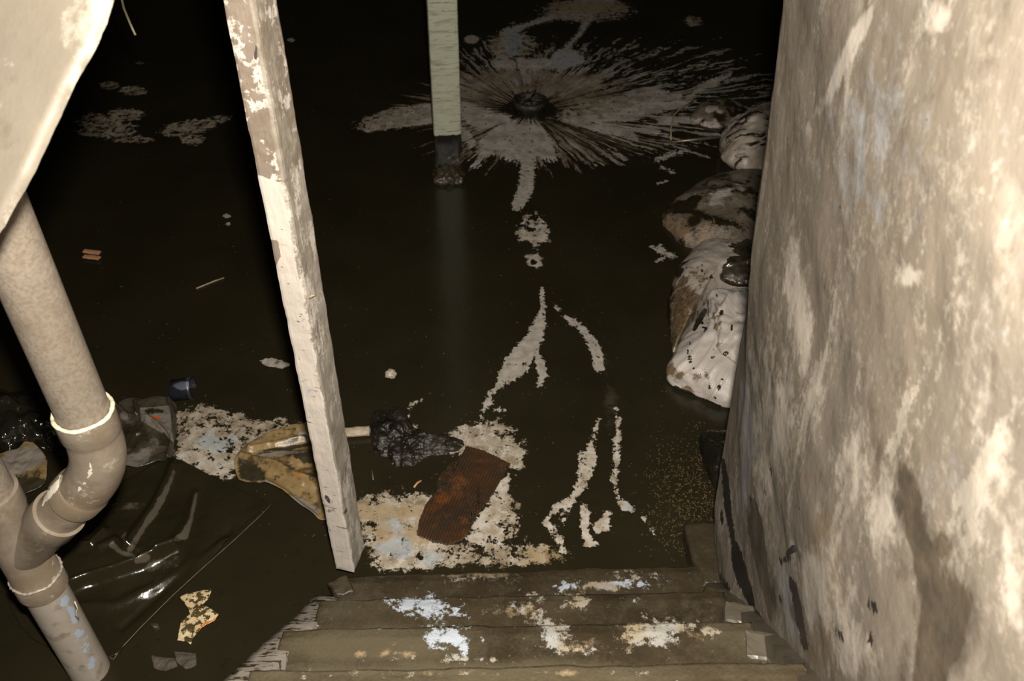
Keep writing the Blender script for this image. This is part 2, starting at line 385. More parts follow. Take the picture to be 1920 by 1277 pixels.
M['plank'] = layered('cream_board', (.18, .155, .115), (.135, .115, .085), 3, .55, bump=(20, .2), stretch=(1, 1, .5), layers=[
    dict(scale=7, amp=1.6, bias=-.2, soft=.6, col=(.12, .103, .08), max=.8),
    dict(scale=9, amp=1.8, bias=-.22, soft=.25, col=(.42, .38, .31), max=.8, n2=(30, .6)),
    dict(scale=14, amp=1.8, bias=-.30, soft=.2, st=(1, 1, .5), col=(.10, .085, .06), max=.6, n2=(50, .6))])
M['plastic'] = layered('wet_black_plastic', (.015, .0125, .006), (.020, .017, .008), 4, .16, bump=(10, .30), bump2=(30, .3), spec=.6, layers=[
    dict(attr='grey', gain=1., scale=26, amp=.8, bias=-.45, soft=.35, col=(.085, .073, .052), rough=.25, max=.85)])
M['bag_dark'] = layered('black_bag', (.006, .006, .004), (.016, .014, .009), 5, .14, bump=(12, .6), bump2=(50, .4), spec=.6)
M['rag'] = layered('black_wet_rag', (.009, .008, .006), (.026, .021, .014), 14, .22, bump=(40, .9), bump2=(12, 1.5), spec=.5)
M['film'] = layered('grey_film', (.065, .055, .038), (.03, .025, .015), 10, .2, bump=(14, .5), spec=.6, layers=[
    dict(attr='grey', gain=1., scale=30, amp=.8, bias=-.45, soft=.3, col=(.16, .14, .115)),
    dict(attr='dark', gain=1., scale=20, amp=.8, bias=-.45, soft=.2, col=(.025, .02, .011)),
    dict(attr='red', gain=1., scale=60, amp=.6, bias=-.5, soft=.15, col=(.42, .09, .02))])
M['paper'] = layered('stained_yellow_paper', (.27, .19, .085), (.20, .135, .055), 12, .35, bump=(20, .4), layers=[
    dict(scale=16, amp=1.8, bias=-.3, soft=.2, col=(.50, .42, .27)),
    dict(scale=22, amp=2.2, bias=-.14, soft=.25, col=(.045, .034, .018), max=.9, n2=(70, .8)),
    dict(attr='rust', gain=1., scale=40, amp=1.2, bias=-.5, soft=.2, col=(.35, .13, .02)),
    dict(attr='dark', gain=1., scale=20, amp=.9, bias=-.45, soft=.2, col=(.035, .028, .015)),
    dict(attr='grey', gain=1., scale=20, amp=.7, bias=-.45, soft=.2, col=(.23, .20, .165))])
M['scrap'] = layered('speckled_scrap', (.62, .52, .32), (.5, .38, .2), 20, .35, bump=(30, .3), layers=[
    dict(scale=65, amp=3.2, bias=-.02, soft=.12, col=(.07, .05, .02)),
    dict(attr='rust', gain=1., scale=40, amp=1.0, bias=-.5, soft=.2, col=(.45, .17, .03))])
M['card'] = layered('wet_rusty_cardboard', (.028, .020, .012), (.050, .025, .011), 7, .42, bump=(60, .3), layers=[
    dict(scale=14, amp=1.6, bias=-.3, soft=.7, st=(1, 1, 1), col=(.065, .026, .009), max=.9, n2=(60, .8)),
    dict(attr='rust', gain=1., scale=40, amp=2., bias=-.8, soft=1.1, col=(.13, .045, .010))])
M['sack_white'] = layered('white_woven_sack', (.50, .45, .40), (.42, .375, .325), 12, .42, bump=(160, .22), bump2=(14, 1.0), waves=(.5, 55, .25), layers=[
    dict(scale=34, amp=2.0, bias=-.40, soft=.05, col=(.020, .017, .014), rough=.2),
    dict(attr='brown', gain=1., scale=24, amp=1.6, bias=-.6, soft=.25, col=(.17, .12, .07), n2=(60, .6)),
    dict(attr='dark', gain=1., scale=24, amp=.9, bias=-.5, soft=.1, col=(.02, .017, .011), rough=.2)])
M['sack_brown'] = layered('stained_woven_sack', (.44, .385, .325), (.36, .31, .26), 10, .45, bump=(120, .3), bump2=(12, 1.0), layers=[
    dict(attr='brown', gain=1., scale=26, amp=1.6, bias=-.55, soft=.35, col=(.17, .115, .06), col2=(.08, .055, .03), c2s=70),
    dict(attr='dark', gain=1., scale=18, amp=1.4, bias=-.5, soft=.15, col=(.016, .013, .007), rough=.2)])
M['sack_mud'] = layered('mud_soaked_sack', (.17, .14, .105), (.09, .07, .045), 14, .35, bump=(90, .5), bump2=(10, 1.2), layers=[
    dict(attr='pale', gain=1., scale=22, amp=1.6, bias=-.6, soft=.2, col=(.36, .31, .27)),
    dict(attr='brown', gain=1., scale=60, amp=2.0, bias=-.55, soft=.3, col=(.21, .145, .085), n2=(120, .5)),
    dict(scale=11, amp=1.8, bias=-.14, soft=.18, col=(.022, .018, .009), rough=.2, n2=(40, .5)),
    dict(attr='dark', gain=1., scale=18, amp=1.4, bias=-.5, soft=.15, col=(.016, .013, .007), rough=.2)])
M['sack_smear'] = layered('smeared_pale_sack', (.42, .365, .30), (.30, .25, .19), 9, .35, bump=(30, .5), bump2=(10, 1.2), layers=[
    dict(scale=9, amp=2.4, bias=-.16, soft=.18, st=(1, 2.4, 1), dist=1.2, col=(.020, .017, .010), rough=.2, n2=(50, .5))])
M['brick'] = layered('muddy_stone', (.05, .038, .022), (.03, .023, .012), 12, .35, bump=(30, .6))
M['greyblock'] = layered('grey_wood_block', (.10, .084, .06), (.06, .05, .034), 12, .4, bump=(30, .2), layers=[
    dict(scale=22, amp=2.0, bias=-.5, soft=.1, col=(.06, .05, .03))])
M['steel'] = layered('dirty_steel', (.35, .30, .22), (.2, .16, .1), 60, .3, bump=(80, .2), metallic=.7)
M['brass'] = layered('tarnished_brass', (.5, .36, .14), (.2, .14, .06), 90, .3, bump=(80, .2), metallic=.6)
M['blackbit'] = layered('black_tar', (.015, .014, .016), (.03, .028, .028), 40, .4, bump=(60, .4))
M['bluecup'] = layered('blue_grey_plastic', (.030, .034, .045), (.018, .02, .026), 16, .3, bump=(30, .2), layers=[
    dict(scale=22, amp=1.8, bias=-.2, soft=.15, col=(.02, .017, .012)),
    dict(attr='highlight', gain=1., scale=30, amp=.6, bias=-.5, soft=.2, col=(.15, .165, .20))])
M['chip'] = layered('orange_wood', (.42, .20, .09), (.5, .30, .16), 60, .4, bump=(60, .2))
M['chip_dark'] = layered('muddy_cord', (.16, .13, .08), (.08, .065, .04), 60, .4, bump=(60, .2))
M['straw'] = layered('straw', (.36, .31, .18), (.26, .21, .11), 60, .45, bump=(60, .2))
M['flake'] = layered('pale_flake', (.50, .42, .32), (.36, .29, .2), 60, .4, bump=(60, .2))
M['clear'] = layered('clear_shard', (.10, .085, .06), (.15, .13, .1), 30, .08, bump=(60, .9), spec=.8, trans=.45)
M['mulch'] = layered('mulch', (.07, .045, .02), (.20, .13, .06), 300, .3, bump=(60, .2))
M['backwall'] = layered('dark_cellar_wall', (.06, .05, .035), (.04, .033, .022), 2, .8, bump=(10, .4))
M['drain'] = layered('rusty_black_drain', (.012, .010, .007), (.035, .028, .02), 30, .25, bump=(60, .8))
M['concrete'] = layered('cellar_concrete', (.25, .22, .18), (.18, .155, .12), 5, .8, bump=(30, .3))

# ------------------------------------------------------------------ structure
def quadbox(name, x0, x1, y0, y1, z0, z1, mat):
    V = [(x0, y0, z0), (x1, y0, z0), (x1, y1, z0), (x0, y1, z0), (x0, y0, z1), (x1, y0, z1), (x1, y1, z1), (x0, y1, z1)]
    Fc = [(0, 3, 2, 1), (4, 5, 6, 7), (0, 1, 5, 4), (1, 2, 6, 5), (2, 3, 7, 6), (3, 0, 4, 7)]
    return tag(mesh(name, V, Fc, mat, smooth=False), kind='structure')
quadbox('floor', -3.6, 2.6, -.6, 9.0, -.30, -.14, M['concrete'])
quadbox('wall_back', -3.6, 2.6, 9.0, 9.2, -.30, 2.9, M['backwall'])
quadbox('wall_left', -3.8, -3.6, -.6, 9.2, -.30, 2.9, M['backwall'])

# floodwater: a level sheet with the pale scum and bare patches on it
def build_flood():
    xs = np.arange(-3.6, 2.601, .0095)
    ys = [-.6]
    while ys[-1] < 9.0:
        y = ys[-1]; ys.append(y+(.05 if y < .6 else .0065+max(0, y-1.4)*.0028 if y < 5.9 else .08))
    ys[-1] = 9.0; ys = np.array(ys)
    X, Y = np.meshgrid(xs, ys); nx, ny = len(xs), len(ys)
    V = np.stack([X.ravel(), Y.ravel(), np.zeros(nx*ny)], 1)
    x, y = proj(V)
    front = V[:, 1] > .55
    x = np.where(front, x, -9999)
    K = 22.0
    def fld(parts, lo=-2.4, hi=1.):
        o = np.full(x.shape, -1e3)
        for p in parts: o = np.maximum(o, p)
        return np.clip(o, lo, hi)
    def st(*pts, k=12.): return stroke(x, y, pts)/k
    def pg(*pts, k=14.): return poly(x, y, pts)/k
    def el(cx, cy, rx, ry, a=0, g=1.):
        bb = blob(x, y, cx, cy, rx, ry, a); return (bb-.37)*2.4*g-9.*np.clip(.22-bb, 0, 1)
    petal = fld([
        pg((905, 262), (925, 236), (960, 226), (1000, 226), (1020, 246), (1035, 268), (1042, 304), (1000, 292), (960, 305), (930, 290), (890, 312), (900, 285), k=16.),
        st((690, 240, 8), (735, 222, 30), (800, 212, 40)), st((870, 205, 30), (900, 222, 40), (950, 226, 20)), st((880, 262, 20), (860, 250, 30)),
        st((1060, 225, 10), (1100, 222, 26), (1160, 205, 44), (1230, 190, 42), (1290, 190, 14)), st((1290, 182, 8), (1330, 158, 16), (1370, 140, 6)),
        st((1060, 224, 8), (1100, 232, 14), (1180, 250, 26), (1190, 262, 8)), st((1240, 225, 12), (1330, 226, 14)), st((1150, 240, 8), (1230, 244, 10)),
        el(985, 120, 90, 16)-.5], -2.4, .5)
    solid = fld([
        st((980, 262, 44), (990, 300, 28), (989, 330, 26), (985, 355, 30), (970, 386, 20)),
        st((1016, 543, 7), (1018, 580, 9), (1012, 605, 22), (1002, 635, 30), (985, 660, 40), (966, 686, 46), (950, 704, 30), (935, 722, 12), (918, 742, 7), (907, 762, 8), (902, 792, 4)),
        st((936, 722, 5), (920, 742, 6), (920, 758, 6), (930, 768, 4), (945, 768, 6)),
        st((1003, 655, 6), (1012, 680, 17), (1018, 702, 16), (1010, 726, 6)),
        st((1040, 575, 4), (1048, 580, 6)), st((1060, 593, 8), (1075, 605, 11), (1092, 617, 13)),
        st((1098, 625, 12), (1112, 645, 19), (1122, 668, 20), (1122, 688, 18)),
        st((940, 108, 22), (948, 64, 20), (985, 48, 8), (1040, 30, 12), (1090, 18, 40), (1140, -6, 30)),
        st((1105, 30, 18), (1092, 55, 10)), el(884, 74, 14, 8),
        st((1055, 112, 40), (1090, 112, 14), (1062, 90, 8), (1090, 60, 7)),
        st((1262, 480, 9), (1236, 470, 8), (1222, 462, 4)), st((1232, 490, 5), (1252, 478, 5), (1238, 462, 6)),  # streaks of a reflection on the water, painted in pale colour
        el(515, 681, 26, 8, 8), el(733, 702, 11, 8), el(425, 405, 8, 4), el(428, 420, 5, 4), el(546, 75, 7, 4), el(886, 72, 10, 6),
        st((1232, 300, 8), (1262, 288, 8), (1292, 283, 4)), st((1238, 312, 3), (1262, 324, 4)), st((1230, 345, 2), (1250, 340, 3)),
        st((765, 800, 2), (766, 768, 3), (775, 757, 5), (790, 750, 2)), st((768, 802, 10), (778, 800, 6)),
    ], -2.4, .6)
    white = fld([
        pg((868, 800), (905, 796), (925, 815), (950, 830), (978, 840), (986, 868), (968, 888), (950, 872), (905, 850), (850, 850), (800, 830), (845, 820)),
        pg((955, 885), (951, 920), (948, 985), (938, 1032), (880, 1016), (868, 1012), (905, 955), (930, 905)),
        pg((676, 955), (730, 938), (810, 930), (800, 960), (785, 1005), (840, 1020), (836, 1050), (806, 1068), (720, 1066), (700, 1036), (690, 995)),
        pg((330, 862), (350, 815), (395, 800), (440, 812), (452, 830), (446, 868), (434, 900), (395, 890)),
        st((1122, 785, 3), (1108, 835, 7), (1102, 858, 30), (1097, 890, 26), (1090, 915, 18), (1075, 928, 10), (1045, 950, 10), (1022, 978, 8), (1050, 1010, 16), (1056, 1035, 6)),
        st((1088, 918, 10), (1062, 945, 14), (1055, 975, 10)), st((1095, 950, 14), (1098, 985, 18), (1100, 1020, 10), (1118, 1018, 8)),
        st((1120, 992, 14), (1140, 962, 12), (1132, 988, 20)),
        st((1157, 768, 4), (1160, 800, 8), (1156, 845, 12), (1153, 895, 10), (1158, 928, 9), (1172, 948, 16), (1186, 958, 8)),
        st((1205, 970, 3), (1228, 1000, 4)),
        pg((968, 432), (985, 405), (1012, 403), (1026, 425), (1028, 452), (1005, 462), (975, 448)), pg((985, 482), (1008, 474), (1018, 488), (1012, 503), (992, 496)),
    ], -2.4, .32)
    spot = fld([
        pg((335, 770), (380, 762), (430, 772), (480, 788), (560, 795), (540, 815), (480, 830), (450, 850), (380, 830), (330, 850), k=20.),
        pg((830, 1016), (900, 1022), (960, 1010), (1030, 1018), (1030, 1062), (820, 1064), k=26.)-.25,
        pg((780, 850), (850, 800), (940, 775), (990, 830), (990, 890), (820, 850), k=30.)-.45,
        pg((940, 895), (980, 940), (975, 1010), (930, 1040), k=20.)-.5,
        pg((660, 945), (700, 920), (810, 925), (790, 1020), (850, 1060), (700, 1070), k=24.)-.2,
        el(200, 235, 62, 24, 10, .7)-.38, el(190, 250, 50, 8, 4)-.2, el(235, 215, 40, 14, 0)-.35, el(350, 240, 50, 14, -8)-.12, el(395, 228, 36, 8, -12)-.0, el(362, 262, 22, 10)-.1, el(250, 262, 40, 6)-.1,
        el(205, 160, 20, 8)-.3, el(250, 170, 30, 10)-.4, el(262, 118, 10, 3)-.3,
        el(1130, 200, 100, 16, -12)-.3, el(1300, 40, 20, 12)-.5, el(1100, 20, 90, 22)-.25, el(960, 85, 50, 26)-.25,
        el(740, 222, 70, 18, -12)-.1,
    ], -2.4, .12)
    # streaks running to the drain
    dx, dy = V[:, 0]-DR[0], V[:, 1]-DR[1]; r = np.hypot(dx, dy); an = np.degrees(np.arctan2(dy, dx))
    ring = np.exp(-((r-.34)/.20)**2)*(.75+.5*np.clip(np.sin(np.radians(an)), -.3, 1))
    ring = np.where(r < .13, ring-1.2, ring)-np.clip((r-.6)*5, 0, 2.5)
    right = np.clip(np.cos(np.radians(an-5)), 0, 1)
    reach = .62+.48*right**2+.25*np.clip(np.cos(np.radians(an-170)), 0, 1)**4
    fan = np.clip(1.0-np.abs(r/reach-.62)/.55, -1.8, 1)*np.where(an < -20, .80, 1.)
    fan = np.where((an < -60) & (an > -150), fan-.15, fan)
    lf = np.clip((850-x)/60, 0, 1)*1.1; fan = fan-lf
    fan = np.where(r > 2.2, -2.4, fan); fan = np.where(y > 312, np.minimum(fan, -(y-312)/16), fan)
    fan2 = np.clip(1.15-np.abs(r/(reach*1.15)-.85)/.5, -2, .9)*np.where(dy > -.1, 1., .55); fan2 = fan2-lf*.9; fan2 = np.where(r > 2.4, -2.4, fan2)
    fan2 = np.where(y > 292, np.minimum(fan2, -(y-292)/14), fan2)
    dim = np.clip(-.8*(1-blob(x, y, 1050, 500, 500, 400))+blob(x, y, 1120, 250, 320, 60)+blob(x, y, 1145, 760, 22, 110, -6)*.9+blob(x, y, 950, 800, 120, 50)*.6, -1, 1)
    blue = fld([el(745, 1030, 40, 26), el(800, 1048, 36, 14), el(735, 985, 20, 18), el(400, 830, 60, 20)-.2, el(965, 75, 22, 30), el(1060, 110, 40, 18)-.1, el(1180, 952, 12, 8)])
    tan = fld([el(785, 1000, 34, 26), el(720, 1000, 26, 24)-.2, el(690, 960, 40, 16), el(1010, 1040, 60, 20)-.3, el(760, 960, 60, 14), el(1100, 12, 70, 12)-.1])
    cut = np.clip(blob(x, y, 1000, 412, 26, 8, 10)+blob(x, y, 985, 428, 22, 8, 20)*.9+blob(x, y, 1000, 492, 8, 6)+blob(x, y, 1000, 450, 8, 6)*.7+blob(x, y, 1098, 940, 16, 14)*.8+blob(x, y, 420, 845, 40, 20)*.45+blob(x, y, 960, 1015, 40, 30)*.6+blob(x, y, 790, 1045, 14, 5)+blob(x, y, 700, 1000, 16, 30)*.5, 0, 1)
    idx = np.arange(nx*ny).reshape(ny, nx)
    a = idx[:-1, :-1].ravel(); b = idx[:-1, 1:].ravel(); c = idx[1:, 1:].ravel(); d = idx[1:, :-1].ravel()
    Fc = np.stack([a, b, c, d], 1)
    me = bpy.data.meshes.new('floodwater')
    nf = len(Fc); me.vertices.add(len(V)); me.vertices.foreach_set('co', V.astype(np.float32).ravel())
    me.loops.add(nf*4); me.loops.foreach_set('vertex_index', Fc.astype(np.int32).ravel())
    me.polygons.add(nf); me.polygons.foreach_set('loop_start', np.arange(0, nf*4, 4, dtype=np.int32))
    me.update(calc_edges=True)
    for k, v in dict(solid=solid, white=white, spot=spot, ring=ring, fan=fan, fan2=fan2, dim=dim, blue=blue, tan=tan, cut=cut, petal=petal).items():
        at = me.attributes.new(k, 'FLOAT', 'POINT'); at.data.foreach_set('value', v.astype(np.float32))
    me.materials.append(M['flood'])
    o = bpy.data.objects.new('floodwater', me); COL.objects.link(o)
    tag(o, 'still black-brown muddy floodwater with pale branching scum covering the cellar floor', 'water', kind='stuff')
build_flood()

# right-hand wall beside the stairs: leaning, lumpy plaster with an angled end
def build_wall():
    out = [(1484, -160), (1470, 0), (1447, 200), (1425, 360), (1397, 600), (1373, 740), (1353, 860), (1339, 950), (1338, 1010), (1350, 1062), (1366, 1098)]
    yy = [1.62, 1.62, 1.62, 1.62, 1.62, 1.60, 1.57, 1.52, 1.48, 1.42, 1.36]
    E = np.array([PY(a, b, c) for (a, b), c in zip(out, yy)])
    E = np.vstack([E, E[-1]+np.array([0, 0, -.4])])
    zs = E[::-1, 2]; ex = E[::-1, 0]; ey = E[::-1, 1]
    nu, nv = 250, 250
    V = []
    for j in range(nv+1):
        z = -.10+(2.75+.10)*j/nv
        xe = np.interp(z, zs, ex); ye = np.interp(z, zs, ey)
        if z > E[0, 2]: xe = E[0, 0]; ye = E[0, 1]
        for i in range(nu+1):
            u = i/nu; Y = -.5+(ye+.5)*(u**.75)
            bev = .17+.03*math.sin(z*3)
            kz = min(1, max(.1, (z-.25)/.7)); bs = .27*kz
            if Y > ye-bev: X = xe-bs*(ye-Y)
            else:
                X = xe-bs*bev-.02*((ye-bev-Y))
            k = max(0, (ye-Y))
            lo = max(0, .75-z)
            p = (X, Y, z)
            X += .006*fbm((0, Y, z), 3.0, 3, 4)*min(1, .35+k*3)+.0018*fbm((0, Y, z), 14, 3, 9)
            V.append((X, Y, z))
    V = np.array(V); Fc = []
    W_ = nu+1
    for j in range(nv):
        for i in range(nu):
            a = j*W_+i; Fc.append((a, a+W_, a+W_+1, a+1))
    x, y = proj(V)
    kk = V[:, 1] < .15
    def B(*l): 
        o = np.zeros(x.shape)
        for q in l: o = np.maximum(o, blob(x, y, *q[:5])*(q[5] if len(q) > 5 else 1))
        return np.where(kk, 0, o)
    def T(*l, s=1.):
        o = np.full(x.shape, -1e3)
        for q in l: o = np.maximum(o, stroke(x, y, q))
        return np.where(kk, 0, np.clip(.5+o/6., 0, 1)*s)
    film = np.maximum(B((1600, 300, 190, 330, 10), (1700, 480, 180, 200, 0), (1760, 120, 140, 160, 0, .8), (1500, 500, 60, 300, 8), (1560, 120, 90, 260, 15), (1650, 820, 110, 180, 10, .8), (1850, 420, 60, 170, -12, .8)), 0)*1.1
    film = np.where(kk, .5, film)
    cream = B((1600, 80, 12, 90, 28), (1560, 160, 10, 60, 25, .9), (1885, 430, 30, 170, -6, .3), (1890, 760, 40, 260, -5, .2), (1500, 600, 26, 150, -8, .8), (1460, 780, 30, 110, 0, .7), (1712, 520, 24, 18, 0, 1.), (1760, 40, 40, 40, 0, .8), (1890, 1040, 16, 110, -8, .5), (1600, 900, 60, 120, 0, .6), (1850, 900, 60, 200, 0, .6), (1540, 1120, 60, 120, 0, .75), (1440, 820, 40, 200, 4, .6), (1600, 1220, 60, 60, 0, .6), (1650, 960, 60, 100, 0, .6))
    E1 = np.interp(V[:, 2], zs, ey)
    end_shade = np.clip((V[:, 1]-(E1-.19))/.03, 0, 1)*np.clip((900-y)/120, 0, 1)*1.3  # grazing-light shade of the angled end strip, painted as darker colour
    bluish = B((1400, 860, 14, 130, 6), (1395, 760, 10, 80, 4), (1480, 1130, 14, 90, -10), (1770, 900, 60, 80, 0, .35), (1640, 260, 100, 200, 0, .5))
    brown = np.maximum(B((1700, 920, 24, 60, 5, .75), (1770, 1170, 46, 100, 6, 1.25), (1742, 1060, 20, 70, -18, 1.), (1725, 1000, 16, 60, 0, .8), (1690, 1250, 30, 60, 10, .5), (1770, 1025, 20, 20, 0, .9), (1785, 1140, 30, 30, 0, .9), (1422, 1020, 13, 72, 14 - 28, 1.2), (1452, 1130, 9, 60, -10, .6), (1495, 1150, 13, 40, -8, .7)), T([(1690, 890, 20), (1712, 940, 36), (1712, 990, 26), (1728, 1050, 30), (1745, 1090, 50), (1775, 1140, 96), (1760, 1200, 80), (1740, 1290, 60)], [(1405, 930, 4), (1418, 975, 22), (1426, 1040, 26), (1436, 1100, 16), (1446, 1160, 8)], s=.9))  # stains, plus the shade of an upright recess near the end painted in
    rust = B((1545, 1000, 30, 60, 0, 1.), (1570, 1090, 36, 90, 0, .8), (1520, 900, 40, 60, 0, .5), (1540, 1210, 50, 70, 0, .9), (1430, 1180, 14, 60, 0, .8))
    black = T([(1355, 862, 6), (1360, 900, 13), (1366, 960, 13), (1374, 1010, 9), (1384, 1055, 24), (1394, 1090, 22), (1412, 1140, 12), (1430, 1165, 6)],  # first stroke: shaded gap beside the end layer, painted black
              [(1478, 1046, 12), (1466, 1052, 9), (1463, 1045, 4)], [(1484, 1085, 10), (1492, 1120, 14), (1500, 1165, 14), (1510, 1215, 12)],
              [(1409, 935, 6), (1420, 950, 3)], [(1634, 1133, 16), (1638, 1142, 14)], [(1560, 1165, 3), (1575, 1190, 7), (1582, 1202, 3)], [(1433, 920, 5), (1437, 926, 4)],
              [(1464, 1120, 7), (1466, 1132, 4)], [(1630, 1195, 8), (1634, 1205, 10)], [(1442, 870, 3), (1447, 890, 2)], [(1352, 960, 6), (1354, 980, 4)], [(1495, 950, 4), (1500, 955, 3)], [(1348, 1080, 8), (1366, 1106, 10)])
    # back of the wall, so it is a closed slab
    nb = len(V); Vb = V.copy(); Vb[:, 0] += .30; Vb[:, 1] += .0
    VV = np.vstack([V, Vb]); Fb = [tuple(q+nb for q in reversed(f)) for f in Fc]
    Fs = []
    for i in range(nu):
        Fs.append((i, i+1, i+1+nb, i+nb)); t = nv*W_+i; Fs.append((t+1, t, t+nb, t+1+nb))
    for j in range(nv):
        a = j*W_; Fs.append((a+W_, a, a+nb, a+W_+nb)); a = j*W_+nu; Fs.append((a, a+W_, a+W_+nb, a+nb))
    A = {k: np.concatenate([v, np.zeros(nb)]) for k, v in dict(film=film, cream=cream, end_shade=end_shade, bluish=bluish, brown=brown, rust=rust, black=black).items()}
    o = mesh('wall_right', VV, Fc+Fb+Fs, M['wall'], attrs=A); tag(o, kind='structure')
build_wall()

# ------------------------------------------------------------------ staircase
def build_stairs():
    root = empty('staircase', P(980, 1072, 0)*np.array([1, 1, 0])+np.array([0, 0, 0]))
    tag(root, 'muddy wooden cellar staircase with worn paint, descending into the black floodwater', 'staircase')
    spec = [(.055, (640, 1078), (1318, 1056)), (.272, (598, 1122), (1360, 1104)), (.494, (528, 1176), (1412, 1160)), (.705, (468, 1252), (1512, 1236)), (.92, (380, 1372), (1600, 1352))]
    def A(px, py):
        def B(*l):
            o = np.zeros(px.shape)
            for q in l: o = np.maximum(o, blob(px, py, *q[:4], 0)*(q[4] if len(q) > 4 else 1))
            return o
        return dict(
            wet=B((700, 1210, 200, 40), (1500, 1190, 150, 60), (900, 1262, 500, 24), (640, 1140, 80, 30, .5)),
            paint=B((1130, 1098, 90, 13, .9), (1190, 1080, 60, 12, .7), (985, 1135, 50, 26, .75), (1075, 1130, 40, 20, .9), (1040, 1190, 44, 36, .95), (1215, 1190, 60, 30, .95), (1260, 1176, 60, 16, .95), (1080, 1215, 60, 14, .7), (1320, 1185, 40, 20, .6), (880, 1084, 70, 10, .7), (700, 1265, 200, 12, .4), (1190, 1262, 50, 10, .4), (880, 1236, 60, 8, .7), (780, 1236, 80, 6, .6)),
            blue=B((790, 1135, 62, 22, 1.), (840, 1150, 50, 14, .8), (735, 1128, 34, 12, .6), (840, 1196, 50, 28, 1.1), (870, 1215, 30, 16, .8), (1065, 1100, 30, 12, .8), (1190, 1095, 70, 14, .7), (1180, 1128, 34, 12, .4)),
            tan=B((900, 1078, 90, 9, .8), (960, 1146, 80, 16, .7), (1100, 1210, 140, 18, .6), (930, 1262, 300, 10, .6), (1300, 1190, 120, 26, .6), (760, 1226, 200, 10, .6)))
    for i, (z, l, r) in enumerate(spec):
        L = P(*l, z); R = P(*r, z); dL = .27; th = .045
        nL, nR = L.copy(), R.copy()
        bL = L-np.array([0, dL, 0]); bR = R-np.array([0, dL, 0]); dn = np.array([0, 0, -th])
        def mod(q, u, v, w_, i=i):
            # trodden, mud-caked edge
            if v > .8: q = q+np.array([0, .003*fbm(q, 12, 3, i*3.), 0])
            q = q+np.array([0, 0, .0012*fbm(q, 30, 4, i*2.)-(.010 if v > .93 else 0)*(1+fbm(q, 9, 2, i))*.5])
            return q
        # u along the width, v from back (0) to nosing (1)
        slab('tread', [bL+dn, bR+dn, nR+dn, nL+dn, bL, bR, nR, nL], M['tread'], root, nu=150, nv=36, nw=4, jit=.0012, jsc=18, seed=i*7., attrf=A, mod=mod, smooth=True)
        # riser below each tread
        rl = bL+np.array([.01, dL*.86, -th]); rr = bR+np.array([-.01, dL*.86, -th]); zz = max(z-.22, -.12)
        q0 = rl.copy(); q0[2] = zz; q1 = rr.copy(); q1[2] = zz; t = np.array([0, -.02, 0])
        slab('riser', [q0+t, q1+t, q1, q0, rl+t, rr+t, rr, rl], M['tread'], root, nu=20, nv=2, nw=3, jit=.001, attrf=A)
    # sloping side boards, cut to the steps
    zt = [s[0] for s in spec]
    def stringer(side):
        pts = []
        if side < 0: edge = [(612, 1118, .02), (586, 1150, .20), (540, 1192, .38), (470, 1262, .62), (360, 1380, .86)]; wd = .062
        else: edge = [(1335, 1090, .02), (1390, 1118, .22), (1432, 1166, .40), (1505, 1232, .62), (1590, 1350, .86)]; wd = .06
        E_ = [P(a, b, c) for a, b, c in edge]
        V = []; Fc = []
        sub = []
        for a, b in zip(E_[:-1], E_[1:]):
            for k in range(10): sub.append(a+(b-a)*k/10)
        sub.append(E_[-1])
        for k, p in enumerate(sub):
            j = .004*fbm(p, 30, 3, side)
            top = p+np.array([0, 0, j])
            for dx, dz in ((-.5, 0), (-.25, .002), (0, .003), (.25, .002), (.5, 0), (.5, -.20), (-.5, -.20)):
                V.append(top+np.array([wd*dx, 0, dz]))
        n = 7
        for k in range(len(sub)-1):
            for q in range(n): Fc.append((k*n+q, k*n+(q+1) % n, (k+1)*n+(q+1) % n, (k+1)*n+q))
        Fc.append(tuple(range(n-1, -1, -1))); Fc.append(tuple((len(sub)-1)*n+q for q in range(n)))
        o = mesh('stringer', V, Fc, M['pale_wood' if side < 0 else 'greyblock'], root)
        if side < 0: o['label'] = 'pale mud-splattered side board'
    stringer(-1); stringer(1)
    # blocks carrying the treads at the wall side
    for (cx, cy, z, sx, sy, sz, rz, m) in ((1441, 1212, .50, .085, .06, .05, -.15, 'greyblock'), (1392, 1150, .33, .075, .055, .04, -.2, 'greyblock'), (1350, 1118, .17, .08, .05, .04, -.3, 'brick')):
        c = P(cx, cy, z); ca, sa = math.cos(rz), math.sin(rz)
        def cc(u, v, w_): return c+np.array([u*sx*ca-v*sy*sa, u*sx*sa+v*sy*ca, w_])
        slab('cleat', [cc(-.5, -.5, -sz), cc(.5, -.5, -sz), cc(.5, .5, -sz), cc(-.5, .5, -sz), cc(-.5, -.5, 0), cc(.5, -.5, 0), cc(.5, .5, 0), cc(-.5, .5, 0)], M[m], root, nu=8, nv=8, nw=4, jit=.002, jsc=30)
build_stairs()

